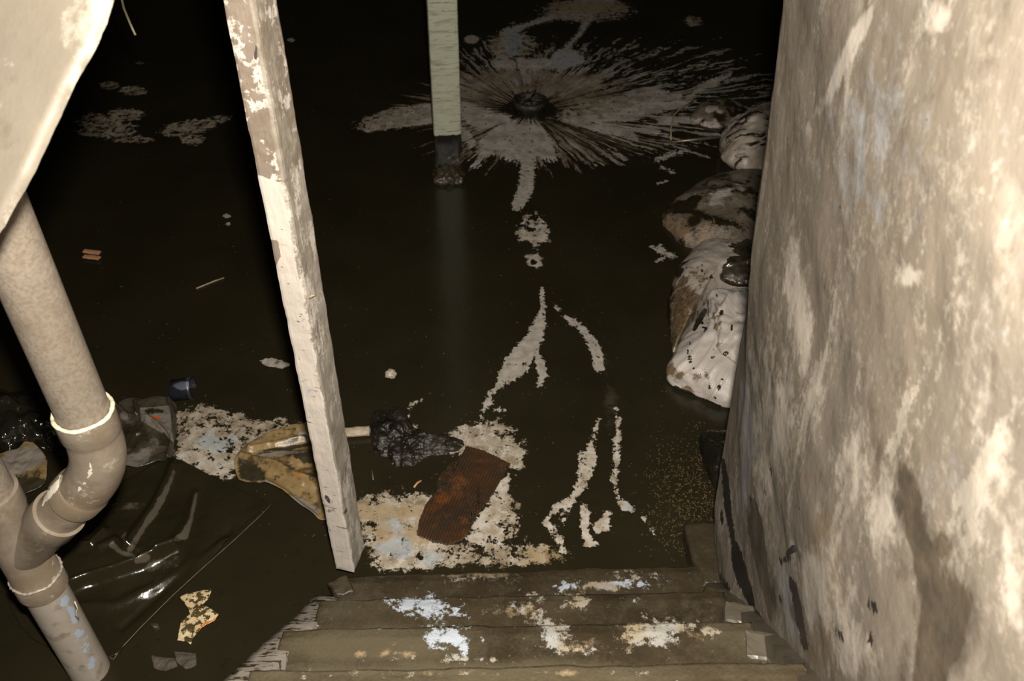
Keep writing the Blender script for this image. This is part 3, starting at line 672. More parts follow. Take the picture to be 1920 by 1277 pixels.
# ------------------------------------------------------------------ posts
def build_post(name, base_l, base_r, z0, ztop, depth, mat, label, tw=0., attrf=None, zl=0):
    A_, B_ = P(*base_l, z0), P(*base_r, z0)
    d = B_-A_; wdt = np.linalg.norm(d); d /= wdt; nrm = np.array([-d[1], d[0], 0])*depth
    root = empty(name, (A_+B_)/2+nrm/2)
    tag(root, label, 'post')
    up_ = np.array([0, 0, ztop-z0])
    lean = np.array([tw, 0, 0])
    c = [A_, B_, B_+nrm, A_+nrm]; c = c+[q+up_+lean for q in c]
    o = slab('timber', c, mat, root, nu=8, nv=12, nw=170, jit=.0012, jsc=22, attrf=attrf)
    return root, o
def pa(px, py):
    def T(*l):
        o = np.full(px.shape, -1e3)
        for q in l: o = np.maximum(o, stroke(px, py, q))
        return np.clip(.5+o/4., 0, 1)
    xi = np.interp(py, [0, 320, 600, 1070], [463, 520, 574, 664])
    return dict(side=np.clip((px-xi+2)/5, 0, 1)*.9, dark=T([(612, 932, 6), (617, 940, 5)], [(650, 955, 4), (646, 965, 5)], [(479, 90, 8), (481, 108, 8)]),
                chalk=T([(562, 738, 2), (596, 730, 2)]), film=T([(514, 455, 14), (520, 480, 16), (515, 495, 8)], [(572, 746, 5), (590, 745, 5)], [(483, 310, 26), (500, 322, 24)], [(468, 92, 20), (466, 110, 16)], [(611, 960, 5), (620, 958, 5)]))
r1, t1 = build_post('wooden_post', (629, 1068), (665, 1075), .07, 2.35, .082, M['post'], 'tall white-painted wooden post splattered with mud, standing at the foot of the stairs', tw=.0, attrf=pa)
# bits fixed to the post
pl = np.array(r1.location)
def on_post(px, py): return PY(px, py, pl[1]-.035)
sweep('bent_nail', [on_post(480, 60), on_post(480, 96), on_post(486, 118), on_post(484, 100)], [.002, .004, .0035, .002], M['blackbit'], r1, n=10)
sweep('hasp', [on_post(566, 532), on_post(567, 552), on_post(574, 560), on_post(572, 575), on_post(577, 590)], [.0025, .003, .0045, .003, .0018], M['brass'], r1, n=10)
sweep('splinter', [on_post(580, 557), on_post(590, 553)], [.004, .001], M['straw'], r1, n=8)
r2, t2 = build_post('support_post', (818, 341), (868, 338), -.14, 2.9, .10, M['green_post'], 'pale green square post standing in the floodwater beside the floor drain', tw=0.)
# the mud caked round its foot
pillow('mud_collar', [(812, 322), (838, 316), (868, 320), (874, 332), (869, 344), (842, 348), (814, 346), (808, 334)], .0, .05, M['brick'], r2, rings=18, n=90, wr=.012, wsc=30, e=.45)

# ------------------------------------------------------------------ drain pipes on the left
def stroke_a(px, py, *l, k=4.):
    o = np.full(px.shape, -1e3)
    for q in l: o = np.maximum(o, stroke(px, py, q))
    return np.clip(.5+o/k, 0, 1)
def build_pipes():
    Yp = 1.13; R = .046
    ca = PY(199, 874, Yp); cb = PY(42, 1032, Yp)
    root = empty('drain_pipe', (cb[0], Yp, -.14))
    tag(root, 'dirty white plastic drain pipes joined by an elbow and a branch on the left', 'pipe')
    Z = np.array([0, 0, 1.])
    dg = cb-ca; L = np.linalg.norm(dg); dg /= L
    # upper pipe
    n = 30
    sweep('pipe', [ca+Z*(.10+(.95-.10)*k/n) for k in range(n+1)], R, M['pvc'], root, n=48)
    # elbow
    arc = []
    for k in range(15):
        t = k/14; a = ca+Z*.085; b = ca+dg*.085
        arc.append(a*(1-t)**2+ca*2*t*(1-t)+b*t*t)
    hub1 = [ca+Z*.145, ca+Z*.144, ca+Z*.100, ca+Z*.094]
    hub2 = [ca+dg*.086, ca+dg*.092, ca+dg*.128, ca+dg*.129]
    e = el_ = sweep('elbow', hub1+arc+hub2, [R*1.10, R*1.15, R*1.16, R*1.10]+[R*1.08]*15+[R*1.09, R*1.15, R*1.15, R*1.06], M['pvc_fit'], root, n=48)
    # glue bead round the top of the elbow
    ring = [ca+Z*(.147+.0012*math.sin(5*t))+np.array([math.cos(t), math.sin(t), 0])*R*1.10 for t in np.linspace(0, 2*math.pi, 61)]
    g = sweep('glue_bead', ring, [.0040+.0005*math.sin(k*.7)+.0004*math.sin(k*2.1) for k in range(61)], M['glue'], e, n=8, caps=False)
    g['label'] = 'cream glue bead'
    # slanting pipe
    sl_ = sweep('pipe', [ca+dg*(.12+(L-.25)*k/60) for k in range(61)], R, M['pvc_fit'], root, n=96)
    # branch: slanting hub into the vertical stack
    sweep('branch_fitting', [cb-dg*.175, cb-dg*.174, cb-dg*.125, cb-dg*.118, cb], [R*1.06, R*1.15, R*1.15, R*1.08, R*1.06], M['pvc_fit'], root, n=48)
    sweep('branch_fitting', [cb+Z*.19, cb+Z*.189, cb+Z*.14, cb+Z*.13, cb-Z*.075, cb-Z*.08, cb-Z*.128, cb-Z*.13], [R*1.06, R*1.15, R*1.15, R*1.08, R*1.08, R*1.14, R*1.14, R*1.02], M['pvc_fit'], root, n=48)
    sweep('pipe', [cb+Z*(.15+k*.1) for k in range(11)], R, M['pvc'], root, n=48)
    pts = [cb-Z*(.10+k*.02) for k in range(200) if cb[2]-(.10+k*.02) > -.14]
    o = sweep('pipe', pts, R*.98, M['pvc_low'], root, n=64)
    co = np.array([v.co for v in o.data.vertices])+np.array(root.location)
    px, py = proj(co); b = np.zeros(len(px))
    for q in ((108, 1095), (122, 1125), (140, 1160), (150, 1190), (162, 1215), (172, 1245), (96, 1080), (130, 1142)): b = np.maximum(b, blob(px, py, q[0], q[1], 9, 11)*1.1)
    at = o.data.attributes.new('blue', 'FLOAT', 'POINT'); at.data.foreach_set('value', b.astype(np.float32))
    # bright glue flecks and string of paste at the joints
    for o in (el_, sl_):
        co = np.array([v.co for v in o.data.vertices])+np.array(root.location); px, py = proj(co)
        fr = co[:, 1] < Yp+.005
        b = np.where(fr, np.maximum(stroke_a(px, py, [(80, 948, 4), (90, 928, 10), (100, 918, 16), (112, 900, 8), (116, 890, 4)], [(143, 935, 2), (150, 915, 5), (160, 903, 3)], [(166, 893, 5), (172, 880, 8), (168, 868, 4)], k=8.), 0), 0)
        at = o.data.attributes.new('glue', 'FLOAT', 'POINT'); at.data.foreach_set('value', b.astype(np.float32))
    ring = [cb-Z*(.080+.0015*math.sin(7*t))+np.array([math.cos(t), math.sin(t), 0])*R*1.13 for t in np.linspace(0, 2*math.pi, 61)]
    sweep('glue_bead', ring, [.003+.0015*math.sin(k*2.7) for k in range(61)], M['pvc_low'], root, n=8, caps=False)
    sweep('thread', [PY(140, 1128, Yp-R), PY(145, 1140, Yp-R), PY(142, 1152, Yp-R), PY(148, 1160, Yp-R)], .0012, M['glue'], root, n=6)
build_pipes()

# ------------------------------------------------------------------ board close to the camera, top left
def build_plank():
    e = [(262, -160, .96), (226, -60, .98), (213, 0, 1.0), (190, 72, 1.0), (128, 185, 1.01), (60, 335, 1.02), (0, 436, 1.03), (-70, 560, 1.04)]
    E_ = [PD(*q) for q in e]
    side = -rt*.50+fw*.10+up*.08
    V = []; n = 22
    sub = []
    for a, b in zip(E_[:-1], E_[1:]):
        for k in range(24): sub.append(a+(b-a)*k/24)
    sub.append(E_[-1])
    t = fw*.008
    for p in sub:
        j = rt*.0018*fbm(p, 40, 3)
        for k in range(n): V.append(p+j*(k == 0)+side*(k/(n-1))+fw*.003*fbm(p+side*k/(n-1), 9, 3))
        for k in range(n-1, -1, -1): V.append(p+side*(k/(n-1))+t-rt*.012*(k == 0))
    m = 2*n; Fc = []
    for i in range(len(sub)-1):
        for k in range(m): Fc.append((i*m+k, (i+1)*m+k, (i+1)*m+(k+1) % m, i*m+(k+1) % m))
    Fc.append(tuple(range(m))); Fc.append(tuple((len(sub)-1)*m+k for k in range(m-1, -1, -1)))
    o = mesh('wooden_board', V, Fc, M['plank'])
    tag(o, 'blurred cream board with a ragged slanting edge hanging close overhead, above the upright pipe', 'board')
build_plank()

# ------------------------------------------------------------------ drain in the floor
def build_drain():
    c = DR*np.array([1, 1, 0]); root = empty('floor_drain', c-np.array([0, 0, .14])); tag(root, 'squat dark rusty drain stub standing in the middle of the radiating scum', 'drain')
    V = []; n = 40; prof = [(.075, -.14), (.075, .03), (.082, .035), (.082, .062), (.070, .066), (.062, .05), (.055, .0), (.0, -.01)]
    for r, z in prof:
        for k in range(n):
            a = 2*math.pi*k/n; rr = r*(1+.04*fbm((math.cos(a), math.sin(a), z*9), 3, 3)); V.append(c+np.array([rr*math.cos(a), rr*math.sin(a), z+.006*fbm((math.cos(a), math.sin(a), z), 4, 3)*(z > 0)]))
    Fc = [(i*n+k, i*n+(k+1) % n, (i+1)*n+(k+1) % n, (i+1)*n+k) for i in range(len(prof)-1) for k in range(n)]
    mesh('drain_body', V, Fc, M['drain'], root)
    for k in range(5):
        a = k/5*math.pi*2; q = c+np.array([math.cos(a)*.045, math.sin(a)*.045, .055])
        sweep('grate_bar', [c+np.array([math.cos(a)*.066, math.sin(a)*.066, .056]), c+np.array([0, 0, .060])], .006, M['drain'], root, n=8)
build_drain()

# ------------------------------------------------------------------ sacks on the right
def zero(x): return np.zeros(x.shape)
def BB(px, py, *l):
    o = np.zeros(px.shape)
    for q in l: o = np.maximum(o, blob(px, py, *q[:5])*(q[5] if len(q) > 5 else 1))
    return o
def stroke_a(px, py, *l, k=4.):
    o = np.full(px.shape, -1e3)
    for q in l: o = np.maximum(o, stroke(px, py, q))
    return np.clip(.5+o/k, 0, 1)
g = 'sandbags slumped behind the wall'
# front white sack
s = empty('sandbag', P(1345, 680, -.05)); tag(s, 'white woven sandbag spotted with black, nearest of the slumped bags, shiny flap on top', 'sandbag', g)
pillow('sack', [(1246, 700), (1258, 668), (1285, 625), (1318, 585), (1350, 562), (1440, 560), (1470, 660), (1440, 762), (1385, 764), (1345, 758), (1312, 742), (1262, 724)], .02, .13, M['sack_white'], s, rings=40, n=220, wr=.011, wsc=10, seed=3,
       creases=[([(1258, 700), (1300, 660), (1340, 600)], .006, 4), ([(1262, 715), (1310, 690), (1350, 620)], .006, 4), ([(1300, 735), (1340, 690)], .005, 3), ([(1330, 752), (1370, 690)], .005, 3)],
       attrf=lambda x, y: dict(brown=BB(x, y, (1262, 700, 26, 14, 20, .9), (1300, 712, 24, 14, 20, .8), (1326, 706, 4, 26, -20, 1.0), (1290, 730, 40, 8, 20, .7), (1340, 620, 10, 50, 0, .4)), dark=stroke_a(x, y, [(1302, 618, 7), (1312, 598, 12), (1322, 582, 8)], [(1245, 722, 4), (1270, 730, 8), (1310, 748, 8), (1350, 762, 5)], [(1293, 668, 4), (1294, 680, 5)], [(1289, 657, 3), (1290, 662, 4)], [(1352, 711, 5), (1355, 712, 4)], [(1329, 722, 3), (1330, 728, 4)], [(1348, 724, 5), (1349, 730, 4)], [(1293, 641, 3), (1294, 646, 4)], [(1315, 604, 5), (1317, 606, 5)], [(1317, 614, 2), (1324, 616, 5), (1320, 622, 3)], [(1321, 650, 2), (1322, 653, 3)], [(1312, 700, 3), (1314, 704, 3)], [(1340, 745, 3), (1342, 748, 3)], [(1300, 690, 2), (1302, 694, 3)], k=3.)))
pillow('folded_flap', [(1328, 552), (1352, 544), (1392, 542), (1440, 560), (1440, 700), (1400, 694), (1368, 672), (1344, 652), (1332, 622), (1325, 585)], .128, .055, M['sack_white'], s, rings=30, n=180, wr=.013, wsc=16, seed=8,
       creases=[([(1332, 560), (1352, 580), (1385, 550)], .012, 5), ([(1348, 640), (1356, 600), (1370, 560)], .010, 5), ([(1340, 648), (1370, 672), (1400, 690)], .008, 4)],
       attrf=lambda x, y: dict(brown=BB(x, y, (1340, 620, 8, 30, 0, .8), (1348, 600, 10, 20, 0, .5)), dark=stroke_a(x, y, [(1354, 584, 6), (1352, 588, 8)], [(1359, 664, 8), (1362, 662, 8)], [(1372, 610, 3), (1372, 618, 4)], [(1343, 552, 4), (1344, 555, 4)], [(1337, 636, 3), (1338, 640, 4)], [(1330, 650, 2.5), (1350, 675, 2.5), (1376, 698, 2.5)], [(1329, 552, 2), (1327, 589, 3), (1329, 645, 3)], k=3.)))  # dark: black spots, plus a painted shadow line down the flap's left edge
# brown stained sack behind
s = tag(pillow('sandbag', [(1252, 600), (1250, 556), (1268, 512), (1296, 480), (1334, 460), (1400, 466), (1450, 480), (1450, 552), (1370, 560), (1312, 596), (1280, 640), (1262, 660)], .0, .13, M['sack_brown'], rings=36, n=200, wr=.010, wsc=9, seed=5,
       attrf=lambda x, y: dict(brown=BB(x, y, (1275, 590, 34, 80, 8, 1.2), (1300, 560, 20, 40, 0, .5), (1270, 640, 20, 26, 0, .9)), dark=np.maximum(BB(x, y, (1248, 600, 12, 90, 4, 1.3), (1262, 500, 22, 24, 40, 1.1)), stroke_a(x, y, [(1316, 506, 5), (1318, 508, 5)], [(1332, 520, 7), (1335, 521, 6)], [(1306, 500, 4), (1307, 502, 4)], [(1314, 496, 3), (1316, 497, 3)], [(1320, 513, 5), (1322, 514, 5)])))),
    'half brown, half whitish sandbag with a row of dark spots, behind the front white bag', 'sandbag', g)
# dark crumpled plastic on top of it
tag(pillow('plastic_bag', [(1346, 512), (1354, 494), (1372, 480), (1362, 466), (1376, 456), (1440, 456), (1440, 540), (1396, 536), (1366, 532), (1350, 524)], .10, .05, M['film'], rings=20, n=120, wr=.022, wsc=20, seed=2,
       attrf=lambda x, y: dict(dark=BB(x, y, (1380, 475, 40, 16, 0, 1.), (1350, 510, 8, 16, 0, 1.)), grey=BB(x, y, (1375, 520, 26, 10, 10, .7)), red=zero(x))),
    'crumpled dark plastic bag lying on the half brown sandbag', 'bag')
# big muddy sack
tag(pillow('sandbag', [(1238, 418), (1246, 396), (1272, 378), (1305, 352), (1340, 340), (1400, 330), (1470, 340), (1470, 440), (1400, 466), (1345, 474), (1300, 470), (1268, 452)], .0, .12, M['sack_mud'], rings=32, n=180, wr=.012, wsc=9, seed=12,
       attrf=lambda x, y: dict(pale=BB(x, y, (1345, 372, 34, 14, -20, 1.), (1380, 350, 30, 10, 0, .6)), brown=BB(x, y, (1300, 440, 60, 26, 14, 1.1), (1250, 410, 16, 20, 0, .8)), dark=BB(x, y, (1285, 385, 40, 12, -32, 1.2), (1330, 408, 60, 7, 18, .9)))),
    'large mud-soaked brown sandbag lying flat, between the smeared bag and the half brown bag', 'sandbag', g)
tag(pillow('sandbag', [(1344, 272), (1352, 248), (1380, 232), (1410, 216), (1445, 208), (1500, 220), (1500, 310), (1440, 335), (1400, 322), (1365, 305)], .03, .15, M['sack_smear'], rings=30, n=160, wr=.022, wsc=9, seed=20),
    'crumpled pale sandbag smeared with black mud, at the end of the thin metal rod', 'sandbag', g)
tag(pillow('sandbag', [(1290, 222), (1302, 204), (1335, 194), (1380, 196), (1412, 214), (1400, 232), (1350, 242), (1310, 236)], .0, .06, M['sack_mud'], rings=24, n=130, wr=.012, wsc=10, seed=31,
       attrf=lambda x, y: dict(pale=BB(x, y, (1335, 205, 24, 8, 10, 1.), (1330, 232, 40, 7, 10, 1.)), brown=zero(x), dark=BB(x, y, (1390, 215, 30, 20, 0, .8)))),
    'low dark sandbag half sunk in the water, farthest of the bags', 'sandbag', g)
o = sweep('metal_rod', [P(1252, 267, .012), P(1300, 262, .02), P(1348, 257, .03)], [.004, .007, .008], M['steel'], n=12); tag(o, 'thin shiny metal rod lying between the water and the smeared sandbag', 'rod')
o = sweep('bent_twig', [P(1258, 262, .004), P(1258, 240, .02), P(1264, 215, .03), P(1280, 200, .03), P(1300, 190, .02)], .0035, M['straw'], n=8); tag(o, 'thin bent twig rising from the water at the tip of the metal rod', 'twig')
tag(pillow('plastic_bag', [(1308, 838), (1314, 818), (1335, 806), (1400, 800), (1420, 880), (1400, 960), (1352, 930), (1334, 905), (1322, 880)], .01, .05, M['bag_dark'], rings=20, n=120, wr=.012, wsc=14, seed=40),
    'flat black plastic bag poking out at the foot of the wall end', 'bag')
# stone beside the first tread
c = P(1345, 1045, .06)
def block(name, cx, cy, z, sx, sy, sz, rz, mat, label, cat, jit=.006):
    c = P(cx, cy, z); ca, sa = math.cos(rz), math.sin(rz)
    def cc(u, v, w_): return c+np.array([u*sx*ca-v*sy*sa, u*sx*sa+v*sy*ca, w_])
    o = slab(name, [cc(-.5, -.5, -sz), cc(.5, -.5, -sz), cc(.5, .5, -sz), cc(-.5, .5, -sz), cc(-.5, -.5, 0), cc(.5, -.5, 0), cc(.5, .5, 0), cc(-.5, .5, 0)], mat, None, nu=14, nv=14, nw=10, jit=jit, jsc=16, smooth=True)
    return tag(o, label, cat)
block('stone', 1336, 1035, .06, .11, .20, .10, .1, M['brick'], 'brown stone block between the lowest tread and the wall', 'stone')
block('stone', 640, 1098, .065, .05, .05, .10, .4, M['brick'], 'small muddy stone under the foot of the splattered white post', 'stone')

# ------------------------------------------------------------------ plastic, rags and rubbish on the left
tag(sheet('plastic_sheet', [(505, 948), (470, 975), (400, 1050), (320, 1130), (250, 1200), (215, 1235), (150, 1240), (60, 1200), (20, 1130), (60, 1050), (130, 1000), (200, 930), (262, 890), (325, 864), (400, 898), (450, 922)], .0, M['plastic'],
       rings=90, n=330, wr=.014, wsc=5, edge=.006, seed=3, center=(260, 1040),
       ridges=[([(328, 880), (300, 940), (270, 990), (240, 1035)], .014, 9), ([(368, 930), (352, 985), (340, 1010), (300, 1040)], .010, 8),
               ([(130, 1112), (170, 1095), (215, 1082), (268, 1064), (330, 1030)], .035, 9), ([(190, 1035), (220, 1022), (262, 1040)], .012, 7),
               ([(100, 1150), (220, 1140), (320, 1090), (420, 1020)], .012, 10), ([(150, 1030), (175, 1030), (200, 1005)], .02, 7),
               ([(230, 1180), (330, 1090), (430, 1000)], -.008, 8)],
       attrf=lambda x, y: dict(grey=np.maximum(stroke_a(x, y, [(326, 884, 5), (312, 920, 10), (290, 960, 14), (268, 990, 8), (244, 1030, 10)], [(368, 925, 4), (358, 975, 6), (345, 1005, 14), (330, 1010, 8)], [(210, 1022, 10), (228, 1036, 8), (250, 1042, 6)], [(258, 1052, 14), (275, 1044, 12)], [(235, 1000, 6), (230, 1008, 8)], k=7.)*.9, BB(x, y, (240, 950, 30, 10, 0, .5), (300, 1060, 60, 14, -20, .4))))),
    'large creased black plastic sheet spread below the pipe elbow', 'sheet')
o = sweep('cord', [P(508, 946, .012), P(490, 965, .014), P(440, 1012, .016), P(380, 1065, .018), P(320, 1120, .018), P(262, 1178, .016), P(228, 1215, .012), P(213, 1236, .008), P(196, 1230, .006)], .0010, M['chip_dark'], n=8); tag(o, 'thin straight pale cord along the edge of the large black plastic sheet', 'cord')
tag(pillow('plastic_bag', [(-60, 760), (10, 742), (70, 735), (118, 752), (128, 800), (110, 850), (60, 850), (0, 870), (-60, 900)], .0, .10, M['bag_dark'], rings=36, n=180, wr=.04, wsc=9, seed=50),
    'shiny crumpled black plastic bag at the left edge behind the upright pipe', 'bag')
tag(sheet('paper', [(-30, 880), (0, 858), (38, 845), (55, 828), (80, 850), (92, 872), (86, 910), (50, 930), (0, 935), (-30, 930)], .02, M['paper'], rings=30, n=130, wr=.02, wsc=9, seed=61,
       attrf=lambda x, y: dict(rust=zero(x), dark=BB(x, y, (40, 915, 80, 26, 0, .95), (20, 850, 14, 8, 0, .6)), grey=BB(x, y, (40, 865, 60, 24, -20, 1.1)))),
    'grey and straw coloured torn paper left of the pipe elbow', 'paper')
tag(sheet('plastic_sheet', [(222, 768), (245, 755), (275, 758), (296, 752), (320, 756), (334, 770), (334, 810), (328, 850), (322, 868), (296, 872), (262, 884), (232, 878), (215, 862), (216, 810)], .005, M['film'], rings=50, n=240, wr=.02, wsc=10, seed=71, curl=.006, edge=.006,
       ridges=[([(320, 760), (332, 790), (326, 840), (318, 866)], .02, 4), ([(258, 765), (262, 790), (290, 800), (322, 830)], .014, 4), ([(222, 770), (240, 785), (258, 790)], .016, 4)],
       attrf=lambda x, y: dict(grey=np.maximum(poly(x, y, [(262, 765), (318, 760), (326, 830), (300, 810), (265, 790)]) > 0, np.maximum(BB(x, y, (258, 860, 34, 18, -20, 1.1), (232, 780, 14, 10, 30, .9)), BB(x, y, (290, 830, 14, 30, -30, .5))))*.8,
            dark=BB(x, y, (245, 820, 34, 26, 0, .9), (308, 830, 16, 26, -20, .8), (290, 770, 24, 7, 0, .8)), red=BB(x, y, (292, 783, 9, 3, 0, 1.2)))),
    'curled grey translucent plastic sheet with an orange fleck, beside the pipe elbow', 'sheet')
tag(sheet('paper_sack', [(442, 870), (470, 835), (520, 815), (575, 800), (612, 800), (640, 850), (640, 960), (606, 982), (570, 960), (530, 930), (492, 912), (450, 905)], .005, M['paper'], rings=50, n=240, wr=.02, wsc=8, seed=81, edge=.008, curl=.004,
       ridges=[([(470, 850), (520, 845), (575, 832)], .022, 6), ([(455, 862), (510, 880), (560, 905), (600, 915)], .016, 6), ([(500, 912), (540, 935), (590, 975)], .014, 6)],
       attrf=lambda x, y: dict(rust=BB(x, y, (555, 880, 40, 30, 20, .22)), dark=np.maximum(BB(x, y, (470, 885, 26, 18, 20, 1.2), (590, 858, 40, 12, 10, 1.2), (500, 850, 30, 4, 0, 1.)), stroke_a(x, y, [(470, 868, 3), (500, 905, 4), (530, 925, 4)], [(480, 846, 3), (540, 840, 8), (590, 832, 4)])),
                  grey=np.maximum(BB(x, y, (508, 915, 26, 8, 28, 1.2), (560, 950, 44, 14, 28, 1.3)), BB(x, y, (530, 850, 50, 4, -5, .9))))),
    'torn stained yellow paper sack crumpled behind the splattered white post', 'sack')
ROT = [(690, 788), (700, 772), (722, 766), (752, 768), (768, 784), (776, 806), (800, 815), (832, 826), (868, 826), (862, 846), (836, 852), (800, 862), (770, 876), (745, 874), (712, 862), (694, 834)]
tag(pillow('wet_rag', ROT, .0, .035, M['rag'], rings=60, n=280, wr=.016, wsc=24, seed=91, center=(752, 826), e=.4), 'clump of wet black rag with shiny folds, lying beside the rusty cardboard', 'rag')
def strip(name, pts, wd, th, mat, label, cat, z=.006):
    (a, b) = pts; A_, B_ = P(*a, z), P(*b, z); d = (B_-A_)/np.linalg.norm(B_-A_); n = np.array([-d[1], d[0], 0])*wd/2; u = np.array([0, 0, th])
    o = slab(name, [A_-n, B_-n, B_+n, A_+n, A_-n+u, B_-n+u, B_+n+u, A_+n+u], mat, None, nu=16, nv=3, nw=2, jit=.0012, jsc=50)
    return tag(o, label, cat)
strip('wood_strip', ((560, 822), (695, 812)), .030, .02, M['flake'], 'pale wood strip reaching from behind the white post to the black rag', 'strip')
# corrugated cardboard
def corr(name, outline, z0, tilt, ang_px, parent, rust, seed):
    a, b = P(*ang_px[0], 0), P(*ang_px[1], 0); d = (b-a)[:2]; d /= np.linalg.norm(d); pn = np.array([-d[1], d[0]])
    me = sheet(name, outline, z0, M['card'], parent, rings=70, n=260, wr=.002, wsc=20, edge=.004, th=.004, seed=seed, sharp=True,
               attrf=lambda x, y: dict(rust=BB(x, y, *rust)))
    m = me.data; off = np.array(parent.location)
    for v in m.vertices:
        w_ = np.array(v.co)+off; s_ = w_[0]*pn[0]+w_[1]*pn[1]
        v.co.z += .0016*math.sin(s_*2*math.pi/.0085)+tilt[0]*(w_[0]-a[0])+tilt[1]*(w_[1]-a[1])
    m.update(); return me
cr = empty('cardboard', P(870, 940, 0)); tag(cr, 'torn soaked piece of rust-brown corrugated cardboard lying among the white scum', 'cardboard')
corr('panel', [(782, 1004), (786, 978), (800, 945), (822, 918), (872, 918), (878, 950), (884, 990), (868, 1014), (838, 1023), (808, 1014)], .006, (0, 0), ((858, 860), (800, 1010)), cr, [(830, 930, 30, 20, 0, .9), (875, 985, 10, 30, 0, .8), (820, 960, 20, 40, 20, .4)], 1)
corr('panel', [(874, 838), (905, 846), (957, 871), (940, 900), (918, 936), (898, 962), (884, 985), (876, 948), (872, 918), (852, 896), (862, 862)], .014, (0, 0), ((890, 840), (850, 920)), cr, [(860, 905, 14, 18, 20, 1.1), (940, 872, 16, 12, 30, .6)], 2)
corr('panel', [(824, 894), (846, 870), (864, 862), (876, 900), (873, 917), (846, 919), (818, 915)], .010, (0, 0), ((858, 860), (810, 950)), cr, [(860, 905, 16, 14, 0, 1.2)], 3)
# small things floating
def tube_cup():
    c = P(345, 738, .0); root = empty('pipe_coupling', c); tag(root, 'small dark blue-grey plastic pipe coupling floating above the scum patch', 'coupling')
    V = []; n = 36; prof = [(.0, -.028), (.024, -.028), (.030, -.028), (.030, .018), (.034, .020), (.034, .030), (.0265, .030), (.0255, -.02), (.0, -.02)]
    c = c+np.array([0, 0, .018]); prof = [(a*1.2, b*1.1) for a, b in prof]; ax = np.array([1., .12, .10]); ax /= np.linalg.norm(ax); e1 = np.cross(ax, [0, 1., 0]); e1 /= np.linalg.norm(e1); e2 = np.cross(ax, e1)
    for r, z in prof:
        for k in range(n):
            t = 2*math.pi*k/n; V.append(c+ax*z+(e1*math.cos(t)+e2*math.sin(t))*r)
    Fc = [(i*n+k, i*n+(k+1) % n, (i+1)*n+(k+1) % n, (i+1)*n+k) for i in range(len(prof)-1) for k in range(n)]
    V = np.array(V); px, py = proj(V)
    mesh('coupling_body', V, Fc, M['bluecup'], root, attrs=dict(highlight=BB(px, py, (345, 722, 20, 8, 0, 1.2))))  # painted highlight along the middle of the tube
tube_cup()
wc = empty('wood_chip', P(172, 480, 0)); tag(wc, 'small orange double wood chip floating near the upright pipe', 'wood chip')
for dy in (-5, 5):
    A_, B_ = P(157, 477+dy, .004), P(188, 481+dy, .004); d = (B_-A_)/np.linalg.norm(B_-A_); n = np.array([-d[1], d[0], 0])*.011; u = np.array([0, 0, .008])
    slab('splint', [A_-n, B_-n, B_+n, A_+n, A_-n+u, B_-n+u, B_+n+u, A_+n+u], M['chip'], wc, nu=8, nv=3, nw=2, jit=.001, jsc=50)
def st_(name, pts, r, mat, label, cat, z=.004):
    o = sweep(name, [P(a, b, z) for a, b in pts], r, mat, n=8); return tag(o, label, cat)
st_('straw', [(368, 541), (385, 534), (402, 527), (420, 521)], .0028, M['straw'], 'thin pale straw floating between the upright pipe and the splattered white post', 'straw')
st_('straw', [(700, 900), (697, 880)], .002, M['chip_dark'], 'short upright-looking straw on the mud just below the black rag', 'straw')
st_('twig', [(776, 914), (782, 906), (790, 901)], .003, M['chip'], 'tiny brown twig lying left of the rusty cardboard', 'twig')
tag(sheet('torn_paper', [(338, 1122), (350, 1116), (378, 1110), (398, 1108), (394, 1122), (380, 1130), (362, 1134), (392, 1142), (411, 1154), (404, 1166), (380, 1178), (364, 1196), (359, 1211), (350, 1205), (334, 1203), (338, 1180), (342, 1165), (360, 1160), (352, 1140)], .002, M['scrap'], rings=24, n=140, wr=.006, wsc=20, edge=.004, sharp=True, center=(366, 1150),
       attrf=lambda x, y: dict(rust=BB(x, y, (392, 1170, 24, 6, -30, 1.2)))), 'torn scrap of speckled yellow paper on the mud beside the left edge of the stairs', 'paper')
c1 = empty('clear_plastic_shard', P(325, 1240, 0)); tag(c1, 'thin glinting clear plastic shard at the bottom, below the speckled yellow paper', 'plastic shard')
sheet('film_piece', [(285, 1232), (310, 1236), (330, 1238), (334, 1252), (312, 1262), (290, 1256)], .004, M['clear'], c1, rings=14, n=60, wr=.008, wsc=40, sharp=True)
sheet('film_piece', [(328, 1224), (350, 1226), (368, 1228), (370, 1250), (350, 1258), (332, 1244)], .006, M['clear'], c1, rings=14, n=60, wr=.006, wsc=40, sharp=True)
tag(pillow('pale_lump', [(720, 700), (728, 693), (740, 694), (745, 700), (738, 706), (728, 708)], .0, .012, M['flake'], rings=10, n=40, wr=.006, wsc=60), 'small pale lump floating above the black rag', 'lump')
tag(pillow('dark_pebble', [(282, 1172), (290, 1167), (300, 1172), (300, 1180), (290, 1182), (283, 1179)], .0, .012, M['brick'], rings=10, n=40, wr=.004, wsc=60), 'little dark pebble on the mud left of the speckled yellow paper', 'pebble')
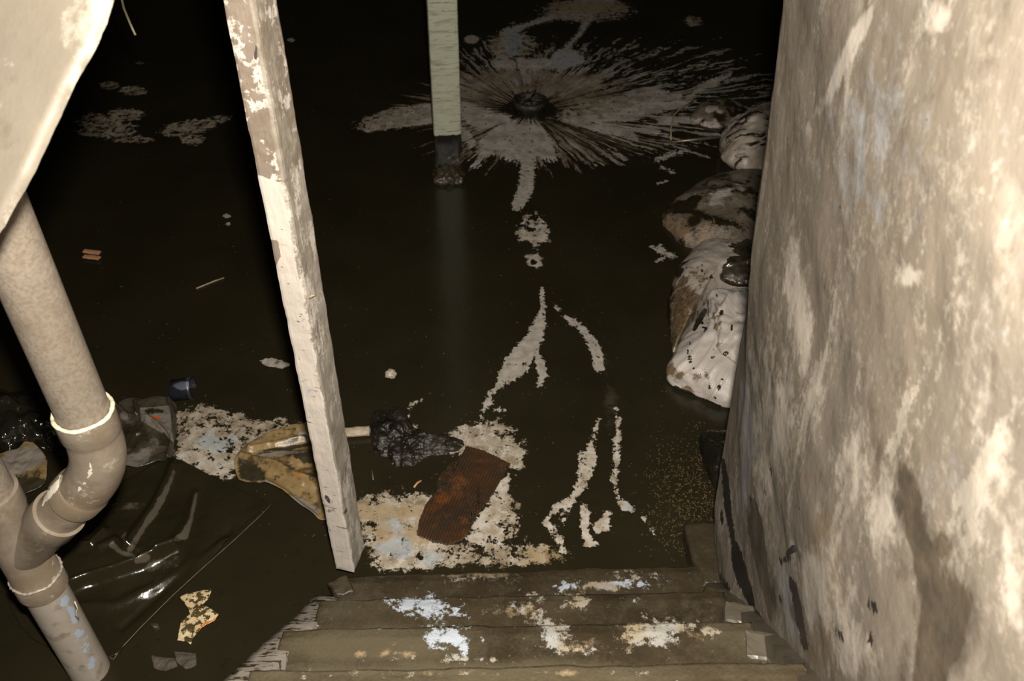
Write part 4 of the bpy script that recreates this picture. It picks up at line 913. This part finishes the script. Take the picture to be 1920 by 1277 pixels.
# hanging string near the board, curled strap on the wall
o = sweep('string', [PD(222, -30, 2.6), PD(232, 15, 2.6), PD(243, 42, 2.6), PD(254, 66, 2.6)], .0035, M['straw'], n=8); tag(o, 'faint thin string dangling beside the ragged cream board', 'string')
def on_wall(px, py, x=.52):
    d = ray(px, py); return CAM+d*(x/d[0])
o = sweep('black_strap', [on_wall(1479, 1048, .497), on_wall(1481, 1036, .49), on_wall(1490, 1029, .485), on_wall(1503, 1028, .483), on_wall(1514, 1034, .49)], [.003, .006, .007, .006, .003], M['blackbit'], n=10); tag(o, 'small curled black strap stuck on the plaster wall above the stairs', 'strap')
# mulch washed up at the right, and pale specks over the water
def chips(name, pts, mat, label, size, cat):
    V = []; Fc = []
    for (x, y) in pts:
        c = P(x, y, .0); a = random.random()*math.pi; L = size*random.uniform(.4, 1.6)*(2.2 if random.random() < .1 else 1); w_ = size*random.uniform(.2, .5); h = size*random.uniform(.15, .4)
        ca, sa = math.cos(a), math.sin(a); b = len(V); t = random.uniform(-.3, .3)
        for k, (u, v) in enumerate(((-1, -.7), (1, -1), (.8, 1), (-.9, .8))):
            for z in (-.002, h+t*h*u): V.append(c+np.array([u*L*ca-v*w_*sa, u*L*sa+v*w_*ca, z]))
        Fc += [(b, b+2, b+3, b+1), (b+2, b+4, b+5, b+3), (b+4, b+6, b+7, b+5), (b+6, b, b+1, b+7), (b+1, b+3, b+5, b+7), (b, b+6, b+4, b+2)]
    tag(mesh(name, V, Fc, mat, smooth=False), label, cat, kind='stuff')
pts = []
while len(pts) < 900:
    x = random.gauss(1290, 48); y = random.gauss(925, 62)
    if x < 1352 and y < 1055 and not (x < 1200 and random.random() < .7): pts.append((x, y))
chips('mulch', pts, M['mulch'], 'fine brown wood mulch washed up on the mud before the wall end', .0022, 'mulch')
pts = [(random.uniform(160, 1330), random.uniform(20, 1050)) for _ in range(420)]+[(random.gauss(930, 120), random.gauss(900, 120)) for _ in range(120)]
chips('floating_specks', [p for p in pts if p[1] < 1050], M['chip_dark'], 'tiny pale specks scattered over the muddy water', .0022, 'specks')
